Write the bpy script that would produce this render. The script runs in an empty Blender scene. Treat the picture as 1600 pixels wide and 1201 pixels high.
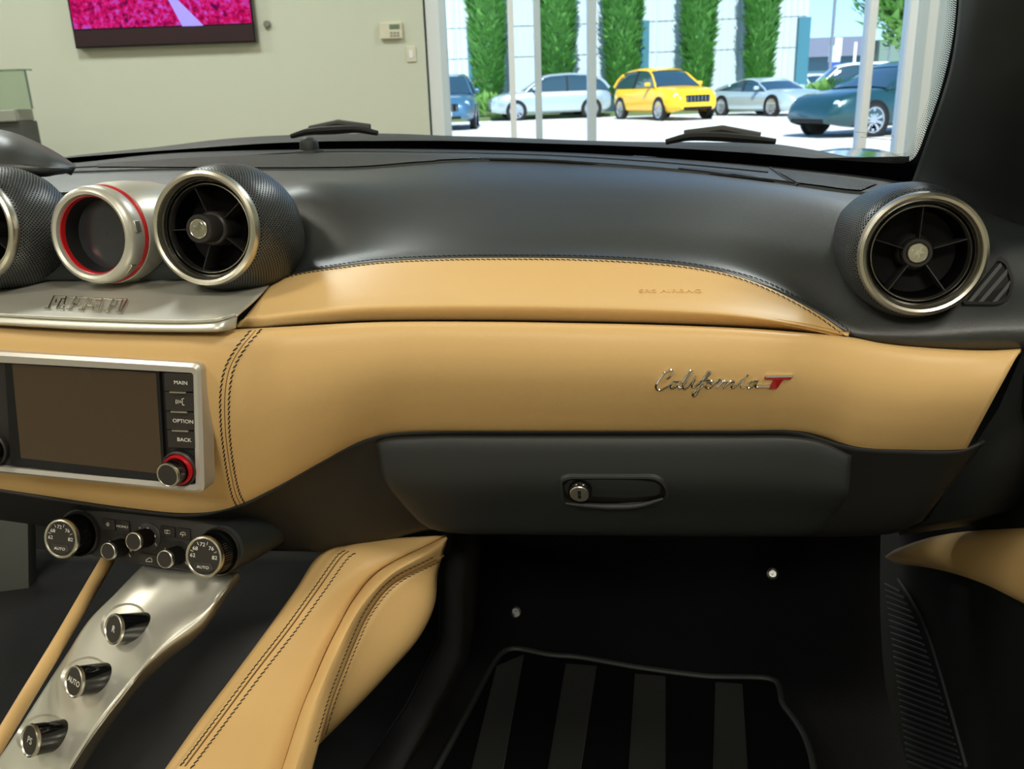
import bpy, math, random
from mathutils import Vector, Matrix
from mathutils.bvhtree import BVHTree
PI = math.pi
random.seed(7)
S = bpy.context.scene
COL = S.collection
# ------------------------------------------------------------------ camera
F = 1370.0
EYE = Vector((0, 0, 1.15))
YAW, PITCH, ROLL = math.radians(-12), math.radians(18.5), math.radians(2.0)
HD = Vector((math.sin(YAW), math.cos(YAW), 0))          # horizontal heading
R0 = Vector((math.cos(YAW), -math.sin(YAW), 0))
FW = HD * math.cos(PITCH) + Vector((0, 0, -math.sin(PITCH)))
U0 = R0.cross(FW)
RT = R0 * math.cos(ROLL) - U0 * math.sin(ROLL)
UP = R0 * math.sin(ROLL) + U0 * math.cos(ROLL)
cd = bpy.data.cameras.new('camera'); cam = bpy.data.objects.new('camera', cd); COL.objects.link(cam)
cam.matrix_world = Matrix((
    (RT.x, UP.x, -FW.x, EYE.x), (RT.y, UP.y, -FW.y, EYE.y), (RT.z, UP.z, -FW.z, EYE.z), (0, 0, 0, 1)))
cd.sensor_width = 36; cd.lens = F * 36 / 1600; cd.clip_start = .02; cd.clip_end = 400
cd.dof.use_dof = True; cd.dof.focus_distance = .75; cd.dof.aperture_fstop = 16
S.camera = cam
# ------------------------------------------------------------------ light
S.view_settings.view_transform = 'Standard'; S.view_settings.look = 'None'
S.view_settings.exposure = 0.0; S.view_settings.gamma = 1.0
S.view_settings.use_curve_mapping = False
S.cycles.use_denoising = True
S.cycles.max_bounces = 8; S.cycles.transparent_max_bounces = 12
S.cycles.sample_clamp_indirect = 6
SUN_E, SKY_E, LAMP_W = 7.5, 6.0, 100.0
w = bpy.data.worlds.new('world'); S.world = w; w.use_nodes = True
nt = w.node_tree; nt.nodes.clear()
bg = nt.nodes.new('ShaderNodeBackground'); out = nt.nodes.new('ShaderNodeOutputWorld')
sky = nt.nodes.new('ShaderNodeTexSky'); sky.sky_type = 'HOSEK_WILKIE'; sky.turbidity = 2.6; sky.ground_albedo = .5
SUNDIR = (R0 * -.06 + HD * -.80 + Vector((0, 0, .95))).normalized()
sky.sun_direction = SUNDIR
tn_ = nt.nodes.new('ShaderNodeMix'); tn_.data_type = 'RGBA'; tn_.blend_type = 'MULTIPLY'; tn_.inputs[0].default_value = 1; tn_.inputs[7].default_value = (.82, .97, 1.12, 1)
nt.links.new(sky.outputs[0], tn_.inputs[6]); nt.links.new(tn_.outputs[2], bg.inputs[0]); nt.links.new(bg.outputs[0], out.inputs[0]); bg.inputs[1].default_value = SKY_E
sl = bpy.data.lights.new('sun', 'SUN'); sl.energy = SUN_E; sl.angle = .01; sl.color = (1, .96, .88)
so = bpy.data.objects.new('sun', sl); COL.objects.link(so); so.rotation_euler = SUNDIR.to_track_quat('Z', 'Y').to_euler()

def RW(a, b, z):                                          # showroom / street axes: a right, b ahead
    return R0 * a + HD * b + Vector((0, 0, z))
CEIL = 4.3
for (a, b, sx, sy, k) in ((-2.6, -.5, .9, .9, .62), (1.7, -1.2, .9, .9, .8), (-2.2, 4.2, .8, .8, 1.05), (-5.6, 4.2, .8, .8, 1.05), (2.6, 4.4, .8, .8, 1.2), (-.6, -4.2, 1.2, 1.2, 1.8), (-6.0, -2.2, .9, .9, .7)):
    al = bpy.data.lights.new('ceiling_lamp', 'AREA'); al.shape = 'RECTANGLE'; al.size = sx; al.size_y = sy
    al.energy = LAMP_W * k; al.color = (1, .95, .82) if b < 3 else (.94, .98, .95)
    ao = bpy.data.objects.new('ceiling_lamp', al); COL.objects.link(ao); ao.location = RW(a, b, CEIL - .07); ao.rotation_euler = (0, 0, YAW)

# ------------------------------------------------------------------ pixel -> place helpers
def ray(px, py): return FW + RT * ((px - 800) / F) + UP * ((600.5 - py) / F)
def at(px, py, Y):
    d = ray(px, py); return EYE + d * (Y / d.y)
def atx(px, py, X):
    d = ray(px, py); return EYE + d * (X / d.x)
def atz(px, py, Z):
    d = ray(px, py); return EYE + d * ((Z - EYE.z) / d.z)
def ath(px, py, D):
    d = ray(px, py); return EYE + d * (D / d.dot(HD))
def ground(px, D):
    lo, hi = -400, 1500
    for _ in range(50):
        m = (lo + hi) / 2
        if ath(px, m, D).z > 0: lo = m
        else: hi = m
    p = ath(px, lo, D); p.z = 0; return p
def onplane(px, py, p0, n):
    d = ray(px, py); return EYE + d * ((p0 - EYE).dot(n) / d.dot(n))

# ------------------------------------------------------------------ object helpers
def setp(o, label=None, cat=None, group=None, kind=None):
    if label: o['label'] = label
    if cat: o['category'] = cat
    if group: o['group'] = group
    if kind: o['kind'] = kind
    return o
def empty(name, loc, label=None, cat=None, group=None, rot=None, kind=None):
    o = bpy.data.objects.new(name, None); COL.objects.link(o); o.empty_display_size = .05
    if rot is not None: o.matrix_world = Matrix.Translation(loc) @ rot.to_4x4()
    else: o.location = loc
    setp(o, label, cat, group, kind); return o
def wloc(o):
    v = Vector((0, 0, 0))
    while o: v = v + o.location; o = o.parent
    return v
class MB:
    def __init__(s): s.v = []; s.f = []; s.uv = {}
    def add(s, vs, fs, uvs=None):
        b = len(s.v); s.v += [Vector(p) for p in vs]; s.f += [tuple(b + i for i in f) for f in fs]
        if uvs:
            for i, q in enumerate(uvs): s.uv[b + i] = q
        return s
    def box(s, c, d, m=None):
        c = Vector(c); h = Vector(d) / 2
        vs = [Vector((x * h.x, y * h.y, z * h.z)) for x in (-1, 1) for y in (-1, 1) for z in (-1, 1)]
        if m is not None: vs = [m @ v for v in vs]
        return s.add([c + v for v in vs], [(0, 1, 3, 2), (4, 6, 7, 5), (0, 4, 5, 1), (2, 3, 7, 6), (0, 2, 6, 4), (1, 5, 7, 3)])
    def abox(s, p0, p1):                                # box in showroom axes: (a,b,z) corners
        vs = [RW(a, b, z) for a in (p0[0], p1[0]) for b in (p0[1], p1[1]) for z in (p0[2], p1[2])]
        return s.add(vs, [(0, 1, 3, 2), (4, 6, 7, 5), (0, 4, 5, 1), (2, 3, 7, 6), (0, 2, 6, 4), (1, 5, 7, 3)])
    def tube(s, pts, r, seg=8, cap=True):
        pts = [Vector(p) for p in pts]; n = len(pts); rings = []; prev = None
        rr = r if isinstance(r, (list, tuple)) else [r] * n
        for i, p in enumerate(pts):
            t = (pts[min(i + 1, n - 1)] - pts[max(i - 1, 0)]).normalized()
            if prev is None:
                a = t.orthogonal().normalized()
            else:
                a = (prev - t * prev.dot(t)); a = a.normalized() if a.length > 1e-9 else t.orthogonal().normalized()
            prev = a; b = t.cross(a)
            rings.append([p + (a * math.cos(2 * PI * k / seg) + b * math.sin(2 * PI * k / seg)) * rr[i] for k in range(seg)])
        vs = [v for R in rings for v in R]; fs = []
        for i in range(n - 1):
            for k in range(seg):
                fs.append((i * seg + k, i * seg + (k + 1) % seg, (i + 1) * seg + (k + 1) % seg, (i + 1) * seg + k))
        if cap: fs.append(tuple(range(seg))[::-1]); fs.append(tuple((n - 1) * seg + k for k in range(seg)))
        return s.add(vs, fs)
    def lathe(s, prof, seg=64, m=None, cx=None):         # prof [(r,z)] about local z
        vs = []; uv = []; L = 0; Rm = max(p[0] for p in prof)
        for i, (r, z) in enumerate(prof):
            if i: L += math.hypot(r - prof[i - 1][0], z - prof[i - 1][1])
            ox, oy = cx(i) if cx else (0, 0)
            for k in range(seg + 1):
                a = 2 * PI * k / seg
                v = Vector((r * math.cos(a) + ox, r * math.sin(a) + oy, z))
                vs.append(m @ v if m is not None else v); uv.append((Rm * a, L))
        fs = []
        for i in range(len(prof) - 1):
            for k in range(seg):
                a = i * (seg + 1) + k
                fs.append((a, a + 1, a + seg + 2, a + seg + 1))
        return s.add(vs, fs, uv)
    def build(s, name, mat, parent=None, smooth=True, loc=None, raw=False, label=None, cat=None, group=None, kind=None, bevel=0, sharp=None):
        me = bpy.data.meshes.new(name)
        off = Vector((0, 0, 0)) if raw else (wloc(parent) if parent else (Vector(loc) if loc is not None else Vector((0, 0, 0))))
        me.from_pydata([v - off for v in s.v], [], s.f)
        if s.uv:
            ul = me.uv_layers.new(name='UVMap')
            for l in me.loops:
                ul.data[l.index].uv = s.uv.get(l.vertex_index, (0, 0))
        if smooth: me.shade_smooth()
        if smooth and sharp is None: sharp = 40
        if smooth and sharp: me.set_sharp_from_angle(angle=math.radians(sharp))
        me.materials.append(mat); me.update()
        o = bpy.data.objects.new(name, me); COL.objects.link(o)
        if parent: o.parent = parent
        elif loc is not None: o.location = loc
        if bevel:
            b = o.modifiers.new('bevel', 'BEVEL'); b.width = bevel; b.segments = 2; b.limit_method = 'ANGLE'
        setp(o, label, cat, group, kind); return o
def lerp(a, b, t): return a + (b - a) * t
def crv(pts, n, metric=None):
    P = [Vector(p) for p in pts]
    if len(P) == 2: return [P[0].lerp(P[1], i / (n - 1)) for i in range(n)]
    P = [P[0] * 2 - P[1]] + P + [P[-1] * 2 - P[-2]]
    dense = []
    for i in range(1, len(P) - 2):
        p0, p1, p2, p3 = P[i - 1:i + 3]
        t0 = 0; t1 = max((p1 - p0).length, 1e-9) ** .5; t2 = t1 + max((p2 - p1).length, 1e-9) ** .5; t3 = t2 + max((p3 - p2).length, 1e-9) ** .5
        for k in range(12):
            t = t1 + (t2 - t1) * k / 12
            A1 = p0 * ((t1 - t) / (t1 - t0)) + p1 * ((t - t0) / (t1 - t0))
            A2 = p1 * ((t2 - t) / (t2 - t1)) + p2 * ((t - t1) / (t2 - t1))
            A3 = p2 * ((t3 - t) / (t3 - t2)) + p3 * ((t - t2) / (t3 - t2))
            B1 = A1 * ((t2 - t) / (t2 - t0)) + A2 * ((t - t0) / (t2 - t0))
            B2 = A2 * ((t3 - t) / (t3 - t1)) + A3 * ((t - t1) / (t3 - t1))
            dense.append(B1 * ((t2 - t) / (t2 - t1)) + B2 * ((t - t1) / (t2 - t1)))
    dense.append(P[-2].copy())
    L = [0]
    for a, b in zip(dense, dense[1:]): L.append(L[-1] + (b - a).length)
    outp = []; j = 0
    for i in range(n):
        s = L[-1] * i / (n - 1)
        while j < len(L) - 2 and L[j + 1] < s: j += 1
        d = L[j + 1] - L[j]; outp.append(dense[j].lerp(dense[j + 1], (s - L[j]) / d if d > 1e-12 else 0))
    return outp
def grid_mb(rows, mod=None):
    m = len(rows[0]); vs = [p for r in rows for p in r]
    if mod: vs = [mod(v) for v in vs]
    fs = []; uv = []
    for i in range(len(rows)):
        for j in range(m):
            u = (vs[i * m + j] - vs[i * m]).length if j else 0
            vv = (vs[i * m + j] - vs[j]).length if i else 0
            uv.append((u, vv))
    for i in range(len(rows) - 1):
        for j in range(m - 1):
            a = i * m + j; fs.append((a, a + m, a + m + 1, a + 1))
    # orient to the eye
    tot = 0
    for f in fs[::max(1, len(fs) // 60)]:
        n = (vs[f[1]] - vs[f[0]]).cross(vs[f[2]] - vs[f[0]]); tot += n.normalized().dot((EYE - vs[f[0]]).normalized()) if n.length > 1e-14 else 0
    if tot < 0: fs = [f[::-1] for f in fs]
    b = MB(); b.add(vs, fs, uv); return b
def cols_spline(rows, sub):
    m = len(rows[0]); out = [[] for _ in range((len(rows) - 1) * sub + 1)]
    for j in range(m):
        c = [r[j] for r in rows]; P = [c[0] * 2 - c[1]] + c + [c[-1] * 2 - c[-2]]; k = 0
        for i in range(1, len(P) - 2):
            p0, p1, p2, p3 = P[i - 1:i + 3]
            for q in range(sub):
                t = q / sub
                out[k].append(.5 * ((2 * p1) + (p2 - p0) * t + (2 * p0 - 5 * p1 + 4 * p2 - p3) * t * t + (3 * p1 - p0 - 3 * p2 + p3) * t ** 3)); k += 1
        out[k].append(c[-1])
    return out
def solid(o, t):
    m = o.modifiers.new('thickness', 'SOLIDIFY'); m.thickness = t; m.offset = -1; return o
def bvh(mb): return BVHTree.FromPolygons([tuple(v) for v in mb.v], mb.f)
def patch(name, rows, mat, parent, nu=60, sub=5, thick=.003, mod=None, label=None, world=False, kind=None):
    """rows of (px,py,Y) control points; resampled, splined into a skin."""
    R = []
    for r in rows:
        c = crv([(p[0], p[1], p[2] * 1000) for p in r], nu)
        R.append([at(p.x, p.y, p.z / 1000) for p in c])
    b = grid_mb(cols_spline(R, sub), mod)
    o = b.build(name, mat, parent, label=label, kind=kind)
    if thick: solid(o, thick)
    return o, bvh(b)
def panel(name, top, bot, prof, mat, parent, nu=100, sub=4, thick=.003, mod=None, label=None):
    T = crv([(p[0], p[1], p[2] * 1000) for p in top], nu); B = crv([(p[0], p[1], p[2] * 1000) for p in bot], nu)
    R = []
    for (t, dY) in prof:
        R.append([at(*(lerp(a.x, b_.x, t), lerp(a.y, b_.y, t), (lerp(a.z, b_.z, t)) / 1000 + dY * min(1, math.hypot(a.x - b_.x, a.y - b_.y) / 45))) for a, b_ in zip(T, B)])
    b = grid_mb(cols_spline(R, sub), mod)
    o = b.build(name, mat, parent, label=label)
    if thick: solid(o, thick)
    return o, bvh(b)
def hit(px, py, *bs):
    d = ray(px, py).normalized(); best = None
    for b in bs:
        h = b.ray_cast(EYE, d)
        if h[0] is not None and (best is None or h[3] < best[2]):
            n = h[1].normalized()
            if n.dot(d) > 0: n = -n
            best = (h[0], n, h[3])
    return best
def onto(pts, bs, n=80, up=0.0):
    res = []
    for p in crv([(x, y, 0) for x, y in pts], n):
        h = hit(p.x, p.y, *bs)
        if h: res.append((h[0] + h[1] * up, h[1]))
    return res
def stitch(name, pts, bs, mat, parent, step=.0046, ln=.0038, r=.00042, slant=.0006, up=.0002, n=120):
    c = onto(pts, bs, n); b = MB(); s = 0; nxt = 0
    for (p, nn), (q, _) in zip(c, c[1:]):
        L = (q - p).length
        if L < 1e-7: continue
        t = (q - p) / L; side = t.cross(nn)
        while nxt < s + L:
            a = p + t * (nxt - s) + nn * up
            b.tube([a - side * slant, a + t * ln * .5 + nn * r * .8, a + t * ln + side * slant], r, 5)
            nxt += step
        s += L
    return b.build(name, mat, parent, kind='stuff')
def seam(name, pts, bs, mat, parent, r=.0005, up=-.0001, n=100):
    c = onto(pts, bs, n, up); b = MB(); b.tube([p for p, _ in c], r, 6); return b.build(name, mat, parent)
def hframe(px, py, bs, up=0.0):
    h = hit(px, py, *bs); g = hit(px + 6, py, *bs); n = h[1]; x = (g[0] - h[0]); x = (x - n * x.dot(n)).normalized(); y = n.cross(x)
    M = Matrix((x, y, n)).transposed().to_4x4(); M.translation = h[0] + n * up; return M
def rnd(pts, r, n=4):
    out = []; N = len(pts)
    for i in range(N):
        a = Vector(pts[i - 1]); p = Vector(pts[i]); c = Vector(pts[(i + 1) % N])
        u = (a - p); v = (c - p); k = min(r, u.length * .45, v.length * .45)
        A = p + u.normalized() * k; B = p + v.normalized() * k
        for j in range(n + 1):
            t = j / n; out.append(A * (1 - t) ** 2 + p * 2 * t * (1 - t) + B * t * t)
    return out
def plate(front, n, depth, chamf=0.0):
    """closed slab from a 3-D loop (facing n)"""
    n = Vector(n).normalized(); N = len(front); c = sum(front, Vector()) / N
    nn = Vector()
    for i in range(N): nn += (front[i] - c).cross(front[(i + 1) % N] - c)
    if nn.dot(n) < 0: front = front[::-1]
    b = MB(); k = 1
    if chamf:
        rad = min((p - c).length for p in front); f = 1 - chamf / max(rad, chamf * 1.5)
        loops = [[c + (p - c) * f for p in front], [p - n * chamf for p in front], [p - n * depth for p in front]]
    else: loops = [front, [p - n * depth for p in front]]
    vs = [p for l in loops for p in l]; fs = [tuple(range(N)), tuple(range(len(loops) * N - N, len(loops) * N))[::-1]]
    for l in range(len(loops) - 1):
        for i in range(N): fs.append((l * N + i, (l + 1) * N + i, (l + 1) * N + (i + 1) % N, l * N + (i + 1) % N))
    b.add(vs, fs); return b
def ringmb(loops, closed=False):
    """skin through equal-count loops"""
    N = len(loops[0]); b = MB(); vs = [p for l in loops for p in l]; fs = []
    M = len(loops)
    for l in range(M if closed else M - 1):
        l2 = (l + 1) % M
        for i in range(N): fs.append((l * N + i, l2 * N + i, l2 * N + (i + 1) % N, l * N + (i + 1) % N))
    b.add(vs, fs); return b
def text(name, s, M, size, mat, parent, ext=.0002, raw=True, sx=1.0, shear=0, align='CENTER', kind=None):
    c = bpy.data.curves.new(name, 'FONT'); c.body = s; c.size = size; c.extrude = ext; c.align_x = align; c.align_y = 'CENTER'; c.shear = shear; c.resolution_u = 3
    t = bpy.data.objects.new('tmp', c); COL.objects.link(t)
    dg = bpy.context.evaluated_depsgraph_get(); me = bpy.data.meshes.new_from_object(t.evaluated_get(dg))
    bpy.data.objects.remove(t); bpy.data.curves.remove(c)
    me.transform(Matrix.Diagonal((sx, 1, 1, 1)))
    me.transform(M)
    if parent and not raw: me.transform(Matrix.Translation(-wloc(parent)))
    me.materials.clear(); me.materials.append(mat); me.name = name
    o = bpy.data.objects.new(name, me); COL.objects.link(o); o.parent = parent
    if kind: o['kind'] = kind
    return o

# ------------------------------------------------------------------ materials
def srgb(r, g, b):
    f = lambda c: c / 12.92 if c <= .04045 else ((c + .055) / 1.055) ** 2.4
    return (f(r / 255), f(g / 255), f(b / 255), 1)
def mat(name, col, rough=.5, metal=0, bump=None, spec=.5, coat=0, emit=None, var=0, perf=None, sheen=0, aniso=0, alpha=None):
    m = bpy.data.materials.new(name); m.use_nodes = True; n = m.node_tree.nodes; L = m.node_tree.links
    p = n['Principled BSDF']; p.inputs['Base Color'].default_value = col; p.inputs['Roughness'].default_value = rough
    p.inputs['Metallic'].default_value = metal; p.inputs['Specular IOR Level'].default_value = spec; p.inputs['Coat Weight'].default_value = coat
    p.inputs['Coat Roughness'].default_value = .08
    if sheen: p.inputs['Sheen Weight'].default_value = sheen
    tc = n.new('ShaderNodeTexCoord'); h = None
    if emit: p.inputs['Emission Color'].default_value = emit[0]; p.inputs['Emission Strength'].default_value = emit[1]
    if var:
        nz = n.new('ShaderNodeTexNoise'); nz.inputs['Scale'].default_value = 9; nz.inputs['Detail'].default_value = 3; L.new(tc.outputs['Object'], nz.inputs['Vector'])
        mx = n.new('ShaderNodeMix'); mx.data_type = 'RGBA'; mx.inputs[6].default_value = col; mx.inputs[7].default_value = tuple(c * (1 - var) for c in col[:3]) + (1,)
        L.new(nz.outputs[0], mx.inputs[0]); L.new(mx.outputs[2], p.inputs['Base Color'])
    if bump:
        kind, sc, st = bump
        if kind == 'leather':
            v = n.new('ShaderNodeTexVoronoi'); v.inputs['Scale'].default_value = sc; L.new(tc.outputs['Object'], v.inputs['Vector']); src = v.outputs['Distance']
        elif kind == 'rib':
            v = n.new('ShaderNodeTexWave'); v.inputs['Scale'].default_value = sc; L.new(tc.outputs['UV'], v.inputs['Vector']); src = v.outputs['Fac']
        else:
            v = n.new('ShaderNodeTexNoise'); v.inputs['Scale'].default_value = sc; v.inputs['Detail'].default_value = 4; L.new(tc.outputs['Object'], v.inputs['Vector']); src = v.outputs[0]
        b = n.new('ShaderNodeBump'); b.inputs['Strength'].default_value = st; b.inputs['Distance'].default_value = .0006 if kind != 'coarse' else .02
        L.new(src, b.inputs['Height']); L.new(b.outputs[0], p.inputs['Normal'])
    if perf:
        sp, rad = perf
        sc = n.new('ShaderNodeVectorMath'); sc.operation = 'SCALE'; sc.inputs['Scale'].default_value = 1 / sp; L.new(tc.outputs['UV'], sc.inputs[0])
        ds = []
        for off in (0, .5):
            a = n.new('ShaderNodeVectorMath'); a.operation = 'ADD'; a.inputs[1].default_value = (off, off, 0); L.new(sc.outputs[0], a.inputs[0])
            fr = n.new('ShaderNodeVectorMath'); fr.operation = 'FRACTION'; L.new(a.outputs[0], fr.inputs[0])
            sb = n.new('ShaderNodeVectorMath'); sb.operation = 'SUBTRACT'; sb.inputs[1].default_value = (.5, .5, 0); L.new(fr.outputs[0], sb.inputs[0])
            ml = n.new('ShaderNodeVectorMath'); ml.operation = 'MULTIPLY'; ml.inputs[1].default_value = (1, 1, 0); L.new(sb.outputs[0], ml.inputs[0])
            ln = n.new('ShaderNodeVectorMath'); ln.operation = 'LENGTH'; L.new(ml.outputs[0], ln.inputs[0]); ds.append(ln.outputs['Value'])
        mn = n.new('ShaderNodeMath'); mn.operation = 'MINIMUM'; L.new(ds[0], mn.inputs[0]); L.new(ds[1], mn.inputs[1])
        mr = n.new('ShaderNodeMapRange'); mr.inputs[1].default_value = rad * .8; mr.inputs[2].default_value = rad * 1.25; L.new(mn.outputs[0], mr.inputs[0])
        mx = n.new('ShaderNodeMix'); mx.data_type = 'RGBA'; mx.inputs[6].default_value = (.001, .001, .001, 1); mx.inputs[7].default_value = col
        L.new(mr.outputs[0], mx.inputs[0]); L.new(mx.outputs[2], p.inputs['Base Color'])
        b = n.new('ShaderNodeBump'); b.inputs['Strength'].default_value = .6; b.inputs['Distance'].default_value = .0008; L.new(mr.outputs[0], b.inputs['Height']); L.new(b.outputs[0], p.inputs['Normal'])
        L.new(mr.outputs[0], p.inputs['Specular IOR Level'])
    return m
def glassmat(name, tint=(1, 1, 1, 1), refl=.06):
    m = bpy.data.materials.new(name); m.use_nodes = True; n = m.node_tree.nodes; L = m.node_tree.links; n.clear()
    o = n.new('ShaderNodeOutputMaterial'); t = n.new('ShaderNodeBsdfTransparent'); t.inputs[0].default_value = tint
    g = n.new('ShaderNodeBsdfGlossy'); g.inputs['Roughness'].default_value = 0.0
    fr = n.new('ShaderNodeFresnel'); fr.inputs[0].default_value = 1.35; ml = n.new('ShaderNodeMath'); ml.operation = 'MULTIPLY'; ml.inputs[1].default_value = refl * 10; L.new(fr.outputs[0], ml.inputs[0])
    x = n.new('ShaderNodeMixShader'); L.new(ml.outputs[0], x.inputs[0]); L.new(t.outputs[0], x.inputs[1]); L.new(g.outputs[0], x.inputs[2]); L.new(x.outputs[0], o.inputs[0]); return m
TAN = mat('tan_leather', srgb(222, 184, 124), .42, bump=('leather', 900, .10), spec=.35, var=.05)
BLACK = mat('black_leather', srgb(38, 43, 43), .42, bump=('leather', 1100, .14), spec=.9, var=.1)
BLACKP = mat('black_soft_plastic', srgb(38, 42, 42), .52, bump=('noise', 1500, .15), spec=.45)
PERF = mat('perforated_leather', srgb(46, 50, 51), .38, spec=.9, perf=(.0036, .20))
GRILLE = mat('speaker_grille', srgb(62, 62, 54), .5, spec=.4, perf=(.0024, .26))
SATIN = mat('satin_aluminium', srgb(208, 204, 190), .30, 1)
SILV = mat('silver_paint', srgb(206, 204, 192), .36, .55, coat=.2)
GREYM = mat('grey_metal_paint', srgb(200, 196, 188), .38, .5, coat=.15)
CHROME = mat('chrome', srgb(230, 228, 220), .10, 1)
GLOSSB = mat('gloss_black', srgb(12, 13, 14), .12, spec=.6)
VOID = mat('duct_black', srgb(4, 4, 5), .5, spec=.15)
MATB = mat('matte_black', srgb(18, 18, 18), .6, spec=.3)
DARKM = mat('dark_plastic', srgb(40, 38, 36), .42, spec=.45)
BTN = mat('button_plastic', srgb(46, 43, 40), .45, spec=.4)
RED = mat('red_ring', srgb(190, 22, 28), .3, .2, spec=.6)
REDP = mat('red_enamel', srgb(170, 12, 24), .15, .1, coat=.6)
SCREEN = mat('screen_off', srgb(62, 46, 26), .26, spec=.9)
LENS = mat('gauge_lens', srgb(52, 54, 58), .15, spec=.7)
INK = mat('white_print', srgb(225, 222, 210), .6)
THR = mat('black_thread', srgb(28, 24, 20), .7)
THRT = mat('brown_groove', srgb(120, 84, 44), .8)
CARPET = mat('black_carpet', srgb(10, 11, 13), .98, bump=('noise', 700, .9), spec=.1, sheen=.1)
MATD = mat('mat_dark', srgb(6, 6, 7), .98, bump=('noise', 900, .9), spec=.1)
MATL = mat('mat_light', srgb(22, 24, 22), .98, bump=('noise', 900, .9), spec=.1, sheen=.15)
PIPE = mat('mat_piping', srgb(40, 45, 42), .6)
FRIT = mat('black_frit', srgb(6, 8, 12), .25, spec=.4)
GLASS = glassmat('windscreen_glass', (.96, .985, .98, 1), .05)
PANE = glassmat('window_glass', (.95, .98, .985, 1), .05)
STEEL = mat('steel', srgb(170, 172, 168), .3, 1)

# ================================================================== SHOWROOM AND STREET (setting)
WALL = mat('wall_paint', srgb(212, 214, 194), .85, bump=('noise', 60, .05), var=.03)
WHITE = mat('white_frame', srgb(244, 246, 246), .4)
CEILM = mat('ceiling_paint', srgb(225, 222, 210), .9)
FLOORM = mat('polished_floor', srgb(150, 142, 128), .25, var=.1)
CONC = mat('bright_concrete', srgb(214, 212, 206), .9, var=.12, bump=('noise', 8, .2))
D0 = 6.85
def apx(px, py, D):                                     # showroom coordinate a of a pixel at distance D
    return (ath(px, py, D) - EYE).dot(R0)
aJ = apx(672, 205, D0)                                   # left jamb of the glazing
aR = apx(1500, 60, D0)
MB().abox((-9, -9, -.1), (7, D0 + .1, 0)).build('floor', FLOORM, smooth=False, kind='structure')
MB().abox((-9, -9, CEIL), (7, D0 + .3, CEIL + .15)).build('ceiling', CEILM, smooth=False, kind='structure')
MB().abox((-9, D0, 0), (aJ, D0 + .25, CEIL)).build('wall_front', WALL, smooth=False, kind='structure')
MB().abox((-9.2, -9, 0), (-9, D0 + .25, CEIL)).build('wall_left', WALL, smooth=False, kind='structure')
MB().abox((-9.2, -9.2, 0), (7.2, -9, CEIL)).build('wall_back', WALL, smooth=False, kind='structure')
MB().abox((7, -9, 0), (7.2, D0 + .25, CEIL)).build('wall_right', WALL, smooth=False, kind='structure')
MB().abox((aR + .1, D0, 0), (7, D0 + .25, CEIL)).build('wall_front_right', WALL, smooth=False, kind='structure')
MB().abox((-60, D0 + .1, -.12), (60, 95, -.001)).build('ground', CONC, smooth=False, kind='structure')
# glazing: each post its own part of the window
wn = empty('window_1', RW((aJ + aR) / 2, D0 + .1, 0), kind='structure')
FR2 = mat('grey_frame', srgb(205, 218, 224), .4, .1)
for (x0, x1, m_, dd, yy) in ((672, 693, WHITE, .02, .3), (693, 703, FR2, -.06, .12), (797, 806, WHITE, .05, .1), (837, 847, FR2, .02, .1), (919, 932, FR2, 0, .12),
                      (1350, 1362, WHITE, .02, .12), (1412, 1424, WHITE, .03, .12), (1424, 1438, FR2, 0, .2), (1438, 1462, WHITE, .1, .1), (1462, 1500, FR2, .14, .1)):
    a0, a1 = apx(x0, 150, D0), apx(x1, 150, D0)
    MB().abox((a0, D0 + dd, 0.02), (a1, D0 + dd + yy, CEIL)).build('window_post', m_, wn, smooth=False, bevel=.004)
MB().abox((aJ, D0 + .03, 0), (aR, D0 + .15, .12)).build('window_sill', WHITE, wn, smooth=False)
for (x0, x1, dd) in ((703, 797, .08), (806, 837, .08), (847, 919, .08), (932, 1350, .08), (1362, 1412, .08)):
    MB().abox((apx(x0, 150, D0), D0 + dd, .12), (apx(x1, 150, D0), D0 + dd + .006, CEIL)).build('pane', PANE, wn, smooth=False)
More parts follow.
